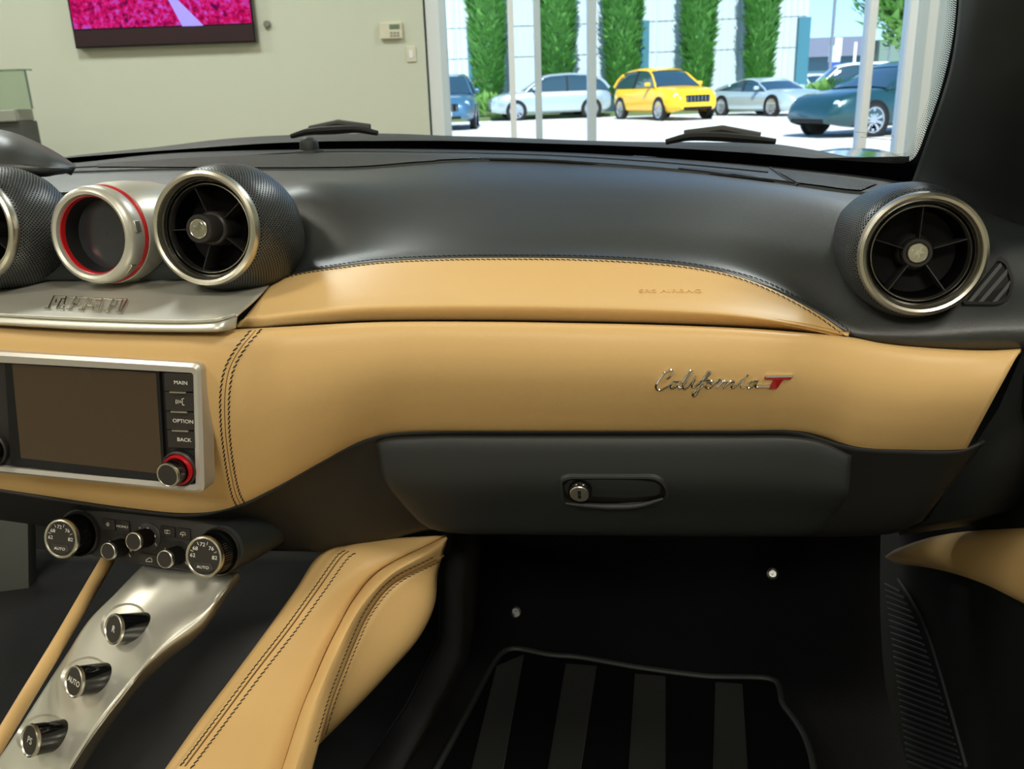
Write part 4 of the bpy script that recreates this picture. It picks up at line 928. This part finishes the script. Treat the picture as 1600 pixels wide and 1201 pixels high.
def cbtn(pts, sym):
    q = rnd(pts, 2, 2); o = plate([PC(p.x, p.y, .0018) for p in q], CN, .004, .0004).build('button', BTN, CL)
    cx, cy = sum(p[0] for p in pts) / 4, sum(p[1] for p in pts) / 4
    if sym == 'MONO': text('lettering', 'MONO', frameC(cx, cy + 1, .0019), .0030, INK, o, ext=.0001, raw=False, sx=1.3)
    else:
        s_ = MB()
        if sym == 'snow':
            for k in range(6):
                a = k * PI / 3; s_.tube([PC(cx, cy, .0019) + (frameC(cx, cy, 0).to_3x3() @ Vector((math.cos(a), math.sin(a), 0))) * q_ for q_ in (.0006, .0019)], .0003, 5)
        elif sym == 'car':
            s_.tube([PC(cx + dx, cy + dy, .0019) for dx, dy in ((-5, 3), (-4.5, 0), (-2, -1), (0, -3), (3, -2.5), (4.5, 1), (4.5, 3.5), (-5, 3))], .0003, 5)
        elif sym == 'rear':
            s_.tube([PC(cx + dx, cy + dy, .0019) for dx, dy in ((-4, -2.5), (4, -1.5), (4, 3), (-3.5, 2), (-4, -2.5))], .0003, 5); s_.tube([PC(cx + dx, cy + dy, .0019) for dx, dy in ((-1, 3.5), (0, 1), (-1, -1), (1, -3))], .0003, 5)
        else:
            s_.tube([PC(cx + dx, cy + dy, .0019) for dx, dy in ((-4.5, 1), (-3, -2), (0, -2.6), (3, -1.5), (4.5, 2), (-4.5, 1))], .0003, 5); s_.tube([PC(cx + dx, cy + dy, .0019) for dx, dy in ((-1, 4.5), (0, 2), (-1, 0))], .0003, 5)
        s_.build('symbol', INK, o, kind='stuff')
cbtn([(159, 808), (180, 811), (182, 828), (162, 826)], 'snow'); cbtn([(182, 811), (203, 814), (204, 831), (184, 828)], 'MONO')
cbtn([(251, 820), (274, 823), (275, 839), (254, 837)], 'rear'); cbtn([(277, 823), (298, 826), (299, 843), (278, 840)], 'front')
cbtn([(219, 863), (250, 867), (251, 884), (221, 879)], 'car')

# ---- silver bridge with three push buttons
br = empty('console_bridge', at(120, 1120, .45), 'silver console bridge sloping down from the climate panel', 'console')
bridge, bvBr = patch('bridge_shell', [
    [(225, 880, 0.646), (235, 885, 0.640), (262, 890, 0.636), (345, 893, 0.632), (372, 895, 0.638), (377, 904, 0.670)],
    [(182, 925, 0.623), (195, 925, 0.617), (243, 935, 0.613), (330, 936, 0.607), (350, 922, 0.611), (354, 934, 0.647)],
    [(138, 970, 0.601), (150, 972, 0.595), (220, 982, 0.588), (285, 973, 0.583), (315, 976, 0.589), (314, 990, 0.625)],
    [(102, 1025, 0.577), (112, 1027, 0.571), (190, 1040, 0.559), (245, 1018, 0.559), (257, 1019, 0.565), (262, 1032, 0.601)],
    [(60, 1090, 0.553), (72, 1092, 0.547), (150, 1100, 0.535), (200, 1073, 0.529), (207, 1068, 0.541), (214, 1078, 0.577)],
    [(15, 1160, 0.526), (28, 1162, 0.520), (102, 1170, 0.508), (148, 1141, 0.502), (155, 1135, 0.514), (164, 1146, 0.550)],
    [(-40, 1240, 0.502), (-25, 1242, 0.496), (42, 1255, 0.484), (88, 1235, 0.478), (95, 1228, 0.490), (106, 1238, 0.526)]], SILV, br, nu=60, sub=6, thick=.003)
def pbtn(fx, fy, tx, ty, word):
    h = hit((fx + tx) / 2, (fy + ty) / 2, bvBr); s0 = h[0]; n = h[1]
    ax = dirv(25, 24); r = .0128
    # face centre: along pixel ray, slightly above the shell
    hb = hit(tx, ty, bvBr)[0]
    dr = ray(fx, fy).normalized(); L = .036
    # find tip so that base (tip - ax*L) is closest to the shell point under (tx,ty)
    t = (hb + ax * L - EYE).dot(dr); tip = EYE + dr * t; base = tip - ax * L
    cup = MB(); c = lerp(tip, base, .62); M = Matrix.Translation(hit(fx + 6, fy + 6, bvBr)[0] + n * .0006); 
    e = bpy.data.objects.new('push_button', None); COL.objects.link(e); e.parent = br; e.location = tip - br.location
    disc(MB(), base, ax, [(r * .96, -.004), (r, L * .90), (r * .99, L * .93)], 48).build('barrel', GLOSSB, e)
    disc(MB(), base, ax, [(r * .99, L * .90), (r * 1.05, L * .93), (r * 1.03, L * .985), (r * .95, L), (r * .88, L * .975)], 48).build('rim', SATIN, e)
    disc(MB(), base, ax, [(r * .89, L * .975), (.0001, L * .98)], 48).build('face', BTN, e)
    xv = Vector((0, 0, 1)).cross(ax).normalized(); B = Matrix((xv, ax.cross(xv), ax)).transposed().to_4x4(); B.translation = base + ax * (L * .983)
    text('lettering', word, B, .0078 if len(word) < 3 else .0066, INK, e, ext=.0001, raw=False)
    # oval collar raised on the shell
    mid = (Vector((fx, fy)) * .42 + Vector((tx, ty)) * .58); dx = Vector((tx - fx, ty - fy)); dl = dx.length; u = dx / dl; v = Vector((-u.y, u.x)); lo = []; li = []; lm = []
    for k in range(40):
        a = 2 * PI * k / 40
        for (lst, sa, sb_, up) in ((lo, 1.10, 30, -.0005), (lm, 1.04, 28, .0022), (li, .95, 25, -.001)):
            p = mid + u * math.cos(a) * (dl * .5 + 17) * sa + v * math.sin(a) * sb_; h = hit(p.x, p.y, bvBr)
            h = h or hit(mid.x, mid.y, bvBr); lst.append(h[0] + h[1] * up)
    ringmb([lo, lm, li]).build('collar', SILV, e)
pbtn(176, 983, 206, 966, 'R'); pbtn(114, 1065, 146, 1050, 'AUTO'); pbtn(45, 1157, 80, 1139, 'PS')
# ---- slim tan rail on the driver's side
rl = empty('console_rail', at(60, 1040, .55), 'slim tan leather rail left of the silver bridge', 'console')
c = [(172, 868, .70, 11), (130, 940, .64, 12), (95, 1000, .59, 13), (45, 1082, .53, 15), (15, 1132, .49, 17), (-40, 1225, .43, 20)]
P = crv([at(x + 0, y, Y) for x, y, Y, _ in c], 40); rr = [lerp(.0070, .0058, i / 39) for i in range(40)]
MB().tube(P, rr, 16).build('rail', TAN, rl)
# ---- tan console flank towards the passenger
tf = empty('tunnel_flank', at(560, 1000, .6), 'tan leather tunnel flank with piped seams in the passenger footwell', 'console')
E0 = [(545, 845, .72), (503, 866, .70), (460, 925, .655), (415, 988, .61), (365, 1055, .565), (310, 1128, .52), (259, 1200, .475), (220, 1255, .44)]
E0b = [(555, 845, .715), (513, 868, .69), (470, 928, .645), (426, 990, .60), (377, 1057, .555), (323, 1130, .51), (272, 1202, .465), (233, 1257, .43)]
E1 = [(585, 842, .715), (548, 862, .693), (505, 920, .648), (458, 985, .602), (405, 1052, .557), (350, 1124, .512), (300, 1190, .468), (255, 1252, .432)]
E2 = [(695, 836, .735), (676, 846, .728), (589, 893, .69), (551, 937, .66), (528, 978, .63), (509, 1016, .605), (490, 1060, .575), (471, 1105, .545), (440, 1200, .485), (420, 1255, .45)]
E3 = [(697, 848, .728), (682, 858, .718), (612, 897, .682), (570, 940, .65), (545, 980, .62), (526, 1020, .595), (508, 1060, .565), (489, 1108, .535), (462, 1200, .475), (442, 1255, .44)]
E4 = [(695, 868, .735), (682, 878, .728), (612, 914, .695), (575, 962, .66), (556, 1000, .632), (538, 1045, .60), (519, 1095, .565), (505, 1140, .535), (490, 1195, .50), (475, 1255, .46)]
E5 = [(690, 870, .745), (684, 890, .74), (676, 940, .72), (650, 992, .69), (610, 1040, .655), (566, 1090, .615), (530, 1128, .582), (497, 1162, .552), (466, 1198, .518), (430, 1250, .475)]
E6 = [(690, 872, .80), (684, 893, .80), (677, 942, .78), (651, 994, .75), (611, 1042, .715), (567, 1092, .675), (531, 1130, .642), (498, 1164, .612), (467, 1200, .578), (431, 1252, .535)]
E00 = [(535, 850, .75), (498, 868, .735), (458, 928, .69), (412, 992, .645), (362, 1060, .60), (307, 1132, .555), (257, 1205, .51), (218, 1260, .475)]
_, bv1 = patch('flat_panel', [E00, E0, E0b, E1, E2], TAN, tf, nu=70, sub=5, thick=.003)
E2b = [(x + 3, y + 2, Y - .004) for x, y, Y in E2]
_, bv2 = patch('padded_bolster', [[(x, y, Y + .006) for x, y, Y in E2], E2b, E3, [(x - 3, y - 3, Y - .006) for x, y, Y in E4], [(x, y, Y - .001) for x, y, Y in E4]], TAN, tf, nu=70, sub=5, thick=.003)
_, bv3 = patch('lower_panel', [E4, E5, E6], TAN, tf, nu=70, sub=6, thick=.003)
SG = [(548, 861), (538, 868), (500, 920), (455, 982), (402, 1050), (346, 1125), (292, 1197)]
stitch('stitching', [(x - 9, y - 1) for x, y in SG], [bv1], THR, tf, r=.0005, n=160); stitch('stitching', [(x + 7, y + 3) for x, y in SG], [bv1], THR, tf, r=.0005, n=160)
seam('seam', [(x - 3, y) for x, y in SG], [bv1], THRT, tf, r=.0008)
SK = [(680, 873), (612, 910), (574, 956), (555, 996), (537, 1040), (518, 1090), (503, 1140), (497, 1158)]
stitch('stitching', [(x - 3.5, y - 3) for x, y in SK], [bv2, bv3], THR, tf, r=.0004, n=160); stitch('stitching', [(x + 6, y + 4) for x, y in SK[:-1]], [bv2, bv3], THR, tf, r=.0004, n=160)
seam('seam', [(x + 1.5, y + 1) for x, y in SK], [bv2, bv3], THRT, tf, r=.0008)

# ---- glovebox
gb = empty('glovebox', at(960, 760, .68), 'black glovebox lid with recessed pull and key lock', 'glovebox')
gt = [(587, 691, .660), (600, 685, .660), (660, 680.5, .664), (800, 680, .667), (1000, 680, .671), (1150, 680, .678), (1236, 681, .684), (1280, 688, .688), (1318, 705, .691), (1331, 711, .693)]
gm = [(600, 752, .664), (612, 757, .664), (660, 760, .666), (800, 760, .669), (1000, 760, .673), (1150, 760, .680), (1236, 762, .686), (1280, 766, .690), (1312, 770, .693), (1325, 772, .695)]
gbm = [(652, 812, .690), (672, 824, .692), (720, 831, .694), (800, 832, .697), (1000, 834, .702), (1150, 834, .71), (1236, 834, .716), (1270, 830, .72), (1290, 822, .722), (1300, 812, .724)]
def sh_(r, dx, dy, dY): return [(x + dx, y + dy, Y + dY) for x, y, Y in r]
ff = lambda k: [(lerp(a[0], b_[0], k), lerp(a[1], b_[1], k), lerp(a[2], b_[2], k)) for a, b_ in zip(gt, gm)]
lid, bvG = patch('lid', [sh_(gt, 0, 0, .02), sh_(gt, 0, 1, .002), sh_(ff(.12), 0, 0, -.004), sh_(ff(.45), 0, 0, -.007), sh_(gm, 0, 0, -.005), sh_([(lerp(a[0], b_[0], .6), lerp(a[1], b_[1], .6), lerp(a[2], b_[2], .6)) for a, b_ in zip(gm, gbm)], 0, 2, -.004), gbm, sh_(gbm, 2, 2, .03)], BLACKP, gb, nu=90, sub=5, thick=.003)
HP = [(876, 748), (890, 743), (1020, 743), (1036, 750), (1044, 766), (1040, 780), (1020, 784), (960, 788), (905, 788), (880, 780)]
def lg(pts, up): return [(lambda h: h[0] + h[1] * up)(hit(p[0], p[1], bvG)) for p in pts]
Hc = Vector((958, 765)); hp = rnd(HP, 10, 4)
def scl(k, dy=0, ky=None): return [Hc + Vector(((p[0] - Hc.x) * k, (p[1] - Hc.y) * (ky or k) + dy)) for p in hp]
gn = hit(958, 765, bvG)[1]
ringmb([lg(scl(1.05, 2, 1.25), -.0002), lg(scl(1.02, 1.5, 1.12), .0028), lg(scl(.975, 0, .93), .0030), lg(scl(.965, 0, .90), .0005)]).build('pull_surround', BLACKP, gb)
plate(lg(scl(.97, 0, .92), .0006), gn, .0012).build('pull_recess', mat('recess', srgb(20, 17, 14), .35), gb, smooth=False)
lf = [(925, 775), (960, 779), (1000, 776), (1034, 764), (1040, 772), (1034, 782), (1000, 787), (950, 789), (905, 788), (882, 782), (884, 775)]
MB().tube(lg([(p.x, p.y) for p in crv([(884, 781, 0), (915, 784, 0), (960, 786, 0), (1000, 784, 0), (1036, 774, 0)], 24)], .0035), [.0012 + .0016 * math.sin(PI * i / 23) for i in range(24)], 10).build('pull_lip', BLACKP, gb)
lc = hit(907, 763, bvG)[0]; lb = MB(); ax = (gn + Vector((-.05, 0, .12))).normalized()
disc(lb, lc, ax, [(.0098, .0005), (.0098, .005), (.0088, .0062), (.0082, .0055)], 40); lk = lb.build('lock', GLOSSB, gb)
disc(MB(), lc, ax, [(.0083, .004), (.0082, .0072), (.0076, .0078), (.0001, .0078)], 40).build('lock_face', SATIN, lk)
B = basis(ax).to_4x4(); B.translation = lc + ax * .0079
MB().box(B @ Vector((0, 0, 0)), (.0026, .0078, .0006), B.to_3x3()).build('keyhole', MATB, lk, smooth=False)
MB().box(B @ Vector((0, -.0012, .0003)), (.0022, .0014, .0006), B.to_3x3()).build('keyhole_shutter', CHROME, lk, smooth=False)

# ---- footwell, carpets, mat
FZ = EYE.z - .80
ft = empty('footwell_carpet', Vector((0, 1.0, FZ)), 'black footwell carpet rising to the bulkhead under the dashboard', 'carpet')
bx = lambda x, y, z: Vector((x, y, z))
b = grid_mb(cols_spline([[bx(x, y, z) for x in (-.62, -.5, -.35, -.2, 0, .15, .278)] for (y, z) in ((.15, FZ - .02), (.6, FZ - .01), (.95, FZ), (1.1, FZ + .02), (1.2, FZ + .16), (1.26, FZ + .42), (1.28, FZ + .70))], 5))
fo = b.build('floor_carpet', CARPET, ft); bvC = bvh(b); solid(fo, .01)
# tunnel side and centre pocket, black
b = grid_mb(cols_spline([[at(x, y, Y) for x, y, Y in r] for r in (
    [(-80, 850, 1.0), (100, 860, 1.0), (300, 860, .98), (420, 860, .95), (520, 862, .92), (600, 862, .90)],
    [(-80, 960, .86), (60, 960, .84), (250, 960, .82), (370, 960, .80), (450, 960, .76), (500, 930, .72)],
    [(-80, 1080, .74), (0, 1080, .72), (160, 1080, .70), (270, 1080, .67), (340, 1080, .63), (385, 1060, .60)],
    [(-120, 1260, .62), (-60, 1260, .60), (60, 1260, .58), (160, 1260, .55), (230, 1260, .51), (270, 1210, .50)])], 5))
tn = b.build('tunnel_carpet', CARPET, ft); solid(tn, .004)
b = grid_mb([[at(x, y, Y) for x, y, Y in r] for r in ([(690, 832, .80), (692, 900, .82), (690, 1000, .84), (640, 1100, .80), (560, 1220, .68)], [(760, 832, 1.27), (760, 950, 1.25), (740, 1040, 1.12), (680, 1150, .95), (600, 1290, .80)])])
ts = b.build('tunnel_side_carpet', CARPET, ft); solid(ts, .004)
for (x, y) in ((806, 956), (1207, 896)):
    h = hit(x, y, bvC); sc = disc(MB(), h[0], h[1], [(.0085, 0), (.0080, .003), (.0055, .0042), (.0050, .002), (.0022, .002), (.0018, .0035), (.0001, .0036)], 24).build('carpet_stud', STEEL, ft)
fm = empty('floor_mat', Vector((.05, .9, FZ)), 'black striped floor mat with grey piped edge in passenger footwell', 'floor mat')
def MZ(x, y, up=0): return atz(x, y, FZ + .016 + up)
mo = [(640, 1275), (683, 1200), (740, 1095), (772, 1035), (785, 1019), (802, 1013), (820, 1015), (860, 1023), (900, 1026), (1000, 1043), (1100, 1056), (1212, 1064), (1219, 1080), (1222, 1098), (1240, 1122), (1256, 1148), (1266, 1175), (1272, 1205), (1280, 1275)]
mz = crv([(x, y, 0) for x, y in mo], 90)
plate([MZ(p.x, p.y) for p in mz], (0, 0, 1), .01).build('mat_base', MATD, fm, smooth=False)
MB().tube([MZ(p.x, p.y, .001) for p in mz], .0042, 8).build('piping', PIPE, fm)
for (a, b_, c_, d) in (((776, 1040), (818, 1022), (775, 1260), (722, 1260)), ((884, 1036), (932, 1040), (898, 1260), (846, 1260)), ((992, 1052), (1040, 1056), (1040, 1260), (978, 1260)), ((1118, 1065), (1160, 1068), (1172, 1260), (1112, 1260))):
    plate([MZ(*a, .003), MZ(*b_, .003), MZ(*c_, .003), MZ(*d, .003)], (0, 0, 1), .004).build('pile_stripe', MATL, fm, smooth=False)
# pedal in the driver's footwell
pe = empty('accelerator_pedal', at(10, 930, .95), 'dark grey rubber pedal plate in the driver footwell at left', 'pedal')
pl = rnd([(-40, 765), (44, 775), (46, 925), (38, 933), (-45, 930)], 10, 4); pn = Vector((.1, -1, .45)).normalized(); pp = at(0, 850, .92)
q = [onplane(p.x, p.y, pp, pn) for p in pl]
plate(q, pn, .015, .002).build('pedal_plate', mat('pedal_grey', srgb(52, 54, 48), .6, bump=('noise', 400, .3)), pe)
MB().tube([onplane(0, 850, pp, pn) - pn * .01, onplane(0, 700, pp, pn) - pn * .12], .012, 10).build('pedal_arm', MATB, pe)
# floor under the driver's side
b = grid_mb([[bx(x, y, z) for x in (-1.4, -.9, -.6)] for (y, z) in ((.2, FZ - .03), (1.0, FZ - .03), (1.25, FZ + .1), (1.4, FZ + .7))]); df = b.build('driver_floor_carpet', CARPET, ft); solid(df, .01)

# ---- door and A pillar
DX = .285
dr_ = empty('door', Vector((DX, .8, .5)), 'black passenger door panel with tan insert and ribbed speaker cover', 'car door')
def DP(x, y, up=0): return atx(x, y, DX - up)
b = grid_mb(cols_spline([[Vector((DX + dx, y, z)) for y in (1.5, 1.3, 1.15, 1.0, .85, .7, .55, .4)] for (z, dx) in ((.28, .0), (.45, .02), (.62, .012), (.78, .02), (.90, .0), (1.0, .03), (1.03, .05))], 4))
dp = b.build('door_panel', mat('door_black', srgb(22, 26, 25), .6, spec=.3), dr_); bvD = bvh(b); solid(dp, .01)
ti = [(1404, 873), (1408, 862), (1422, 852), (1450, 841), (1490, 833), (1540, 828), (1600, 825), (1680, 823), (1690, 985), (1640, 962), (1600, 941), (1560, 920), (1520, 904), (1480, 892), (1440, 885), (1412, 881)]
tt = [(1404, 866), (1408, 859), (1422, 852), (1450, 841), (1490, 833), (1540, 828), (1600, 825), (1680, 822)]; tb = [(1404, 876), (1410, 881), (1425, 883), (1460, 888), (1500, 898), (1545, 914), (1600, 941), (1690, 985)]
T = crv([(x, y, 0) for x, y in tt], 50); Bc = crv([(x, y, 0) for x, y in tb], 50); rows = []
for j in range(13):
    t = j / 12; r = []
    for a, c in zip(T, Bc):
        x, y = lerp(a.x, c.x, t), lerp(a.y, c.y, t); h = hit(x, y, bvD); r.append(h[0] + Vector((-.016 * (math.sin(PI * t) ** .5 if 0 < t < 1 else 0) - .002, 0, 0)) if h else DP(x, y, .03))
    rows.append(r)
grid_mb(rows).build('insert', TAN, dr_, label='tan leather door insert')
# ribbed speaker cover: each rib a bead on the door skin
rb = MB()
for i in range(30):
    t = i / 29; x0, y0 = lerp(1384, 1420, t), lerp(912, 1190, t); x1, y1 = lerp(1408, 1512, t ** .8), lerp(914, 1215, t)
    P = []
    for k in range(8):
        q_ = k / 7; h = hit(lerp(x0, x1, q_), lerp(y0, y1, q_) + 10 * q_, bvD)
        if h: P.append(h[0] + h[1] * .0015)
    if len(P) > 2: rb.tube(P, .0016, 5)
rb.build('speaker_ribs', BLACKP, dr_, kind='stuff')
edge = [(1404, 905), (1424, 935), (1445, 975), (1470, 1050), (1490, 1120), (1512, 1200)]
seam('speaker_edge', edge, [bvD], BLACKP, dr_, r=.003)
ap = empty('windscreen_pillar', at(1500, 200, .7), 'black trimmed windscreen pillar at the right', 'pillar')
pil, bvPi = patch('pillar_trim', [
    [(1500, -80, .70), (1497, 20, .74), (1486, 100, .79), (1467, 165, .84), (1447, 222, .89), (1428, 275, .94), (1415, 310, .95)],
    [(1535, -80, .66), (1530, 20, .70), (1520, 100, .75), (1503, 170, .80), (1484, 230, .85), (1466, 285, .89), (1455, 330, .90)],
    [(1600, -80, .60), (1600, 20, .65), (1590, 110, .70), (1570, 190, .76), (1550, 260, .81), (1530, 310, .85), (1520, 360, .86)],
    [(1700, -80, .56), (1700, 30, .60), (1700, 140, .66), (1690, 240, .72), (1680, 330, .77), (1665, 400, .80), (1650, 450, .82)]], BLACKP, ap, nu=40, sub=6, thick=.01)
# filler between dash end and door
b = grid_mb([[at(x, y, Y) for x, y, Y in r] for r in ([(1480, 320, .93), (1560, 380, .90), (1600, 450, .86), (1600, 545, .80), (1560, 640, .80), (1510, 715, .80), (1450, 815, .84), (1405, 836, .93)], [(1700, 300, .84), (1750, 380, .82), (1750, 450, .80), (1750, 545, .78), (1750, 640, .78), (1700, 715, .78), (1640, 790, .82), (1560, 815, .90)])])
fl = b.build('dash_end_cover', BLACKP, dash); solid(fl, .004)

# ---- windscreen, frit, wipers, cowl, bonnet
ws = empty('windscreen', at(800, 240, 1.2), 'car windscreen glass with black dotted border', 'windscreen')
wr0 = [(-120, 290, 1.05), (110, 262, 1.16), (250, 250, 1.22), (480, 238, 1.27), (700, 237, 1.27), (950, 246, 1.23), (1200, 264, 1.15), (1415, 288, 1.03), (1490, 300, .97)]
def glassrow(y_of, Y_of): pass
wr3 = [(-200, -140, .72), (110, -150, .76), (250, -155, .78), (480, -160, .80), (700, -160, .80), (950, -160, .79), (1200, -150, .77), (1440, -120, .72), (1620, -110, .66)]
def mixr(a, b_, t, bulge): return [(lerp(p[0], q[0], t), lerp(p[1], q[1], t), lerp(p[2], q[2], t) + bulge) for p, q in zip(a, b_)]
wrr = [wr0, mixr(wr0, wr3, .33, .0), mixr(wr0, wr3, .66, .0), wr3]
_, bvW = patch('glass', wrr, GLASS, ws, nu=60, sub=5, thick=0)
def ol(name, top, bot, up, m_, nu=80, nv=4): return overlay(name, top, bot, [bvW], up, m_, ws, nu=nu, nv=nv)
frt = [(-60, 262), (112, 244), (200, 237), (300, 230), (400, 223), (480, 219.5), (600, 218), (700, 218), (850, 222), (1000, 227), (1100, 232), (1200, 239), (1300, 247), (1380, 252), (1412, 253)]
frb = [(-60, 275), (112, 256), (200, 248), (300, 242), (400, 238), (480, 236), (600, 235), (700, 235), (850, 240), (1000, 249), (1100, 258), (1200, 266), (1300, 277), (1380, 284), (1425, 287)]
ol('lower_border', frt, frb, .002, FRIT)
sideL = [(1412, 253), (1426, 248), (1436, 236), (1450, 200), (1468, 150), (1482, 100), (1492, 50), (1497, 0), (1499, -60)]
sideR = [(1425, 290), (1440, 275), (1450, 245), (1464, 210), (1482, 158), (1498, 105), (1508, 52), (1512, 0), (1514, -60)]
Lr = crv([(x, y, 0) for x, y in sideL], 60); Rr_ = crv([(x, y, 0) for x, y in sideR], 60); rows = []
for j in range(4):
    rows.append([(lambda h, x, y: h[0] + h[1] * .002 if h else at(x, y, .9))(hit(min(lerp(a.x, c.x, j / 3), 9999), lerp(a.y, c.y, j / 3), bvW), lerp(a.x, c.x, j / 3), lerp(a.y, c.y, j / 3)) for a, c in zip(Lr, Rr_)])
grid_mb(rows).build('side_border', FRIT, ws)
db = MB(); SL = crv([(x, y, 0) for x, y in [(1395, 252)] + sideL], 100)
for i in range(len(SL) - 1):
    t = (SL[i + 1] - SL[i]).normalized(); nx = Vector((t.y, -t.x, 0))
    if nx.x > 0 and nx.y >= 0 or nx.x > .3: nx = -nx
    for k in range(5):
        p = SL[i] + nx * (1.5 + k * 3.1) + t * (1.1 if k % 2 else 0); h = hit(p.x, p.y, bvW)
        if h: disc(db, h[0] + h[1] * .0015, h[1], [(.0010 - k * .00014, 0), (.00001, .0001)], 6)
db.build('border_dots', FRIT, ws, kind='stuff')
# small etched marking
def WG(x, y): h = hit(x, y, bvW); return h[0] + h[1] * .001
mk = MB(); fr_ = [(1357, 190), (1376, 193), (1375, 206), (1356, 203), (1357, 190)]
mk.tube([WG(x, y) for x, y in fr_], .00025, 4)
h = hframe(1366, 197.5, [bvW], .001); horse(mk, h, .0042, 0, .0003)
mk.build('glass_emblem', FRIT, ws, kind='stuff')
hk = MB(); random.seed(3)
for r_, (x0, y0, ln_) in enumerate(((1337, 205, 58), (1352, 209, 44), (1346, 213, 46))):
    x = x0
    while x < x0 + ln_:
        wv = random.uniform(1.0, 2.6); a = WG(x, y0 + (x - x0) * .09); c = WG(x + wv, y0 + (x + wv - x0) * .09); hk.tube([a, c], .00032, 4); x += wv + random.uniform(.9, 1.6)
hk.build('glass_print', FRIT, ws, kind='stuff')
bn = empty('car_bonnet', Vector((-.1, 1.6, .9)), 'dark rear edge of the bonnet and cowl beyond the windscreen', 'bonnet')
COWL = mat('cowl_plastic', srgb(52, 52, 46), .6, bump=('noise', 300, .2)); BPAINT = mat('bonnet_paint', srgb(24, 34, 38), .15, .3, coat=1)
patch('cowl', [
    [(60, 252, 1.5), (115, 243, 1.5), (250, 229, 1.5), (350, 217, 1.5), (460, 210.5, 1.5), (600, 208.5, 1.5), (700, 212, 1.5), (800, 215, 1.5), (900, 219, 1.48), (1000, 221.5, 1.46), (1100, 222, 1.44), (1200, 224, 1.42), (1260, 232, 1.40), (1340, 247, 1.34), (1420, 258, 1.28)],
    [(60, 262, 1.36), (115, 255, 1.38), (250, 240, 1.40), (350, 232, 1.41), (460, 228, 1.42), (600, 226, 1.42), (700, 226, 1.42), (800, 228, 1.41), (900, 231, 1.40), (1000, 236, 1.38), (1100, 241, 1.36), (1200, 248, 1.33), (1260, 254, 1.30), (1340, 262, 1.26), (1420, 272, 1.22)]], COWL, bn, nu=80, sub=3, thick=.004)
b = grid_mb(cols_spline([[Vector((x, y, EYE.z - z - .06 * ((x + .35) / .9) ** 2)) for x in (-1.2, -.9, -.6, -.3, 0, .3, .5)] for y, z in ((1.48, .135), (1.8, .17), (2.2, .23), (2.6, .33), (2.8, .45))], 5))
hd_ = b.build('bonnet_skin', BPAINT, bn); solid(hd_, .004)
patch('wing_edge', [
    [(1275, 236, 1.75), (1320, 231, 1.8), (1370, 233, 1.8), (1420, 248, 1.7), (1450, 262, 1.6)],
    [(1275, 246, 1.5), (1320, 248, 1.5), (1370, 252, 1.5), (1420, 262, 1.45), (1450, 270, 1.4)]], BPAINT, bn, nu=20, sub=4, thick=.004)
def wiper(pts, label):
    e = empty('wiper', at(pts[0][0], pts[0][1], 1.42), label, 'wiper', 'windscreen wipers')
    P = crv([at(*p[:3]) for p in pts], 24); MB().tube(P, [p for p in [lerp(.004, .007, math.sin(PI * i / 23)) for i in range(24)]], 8).build('blade', MATB, e)
    MB().tube([P[4] + Vector((0, .02, .004)), P[12] + Vector((0, .015, .010)), P[20] + Vector((0, .02, .004))], .006, 8).build('arm', COWL, e)
wiper([(455, 213, 1.42), (480, 206, 1.42), (520, 203, 1.42), (558, 202, 1.42), (590, 208, 1.42)], 'black wiper blade lying on the cowl left of the window jamb')
wiper([(1040, 222, 1.38), (1075, 214, 1.38), (1110, 213, 1.38), (1160, 216, 1.37), (1212, 221, 1.36)], 'black wiper blade lying on the cowl below the yellow SUV')
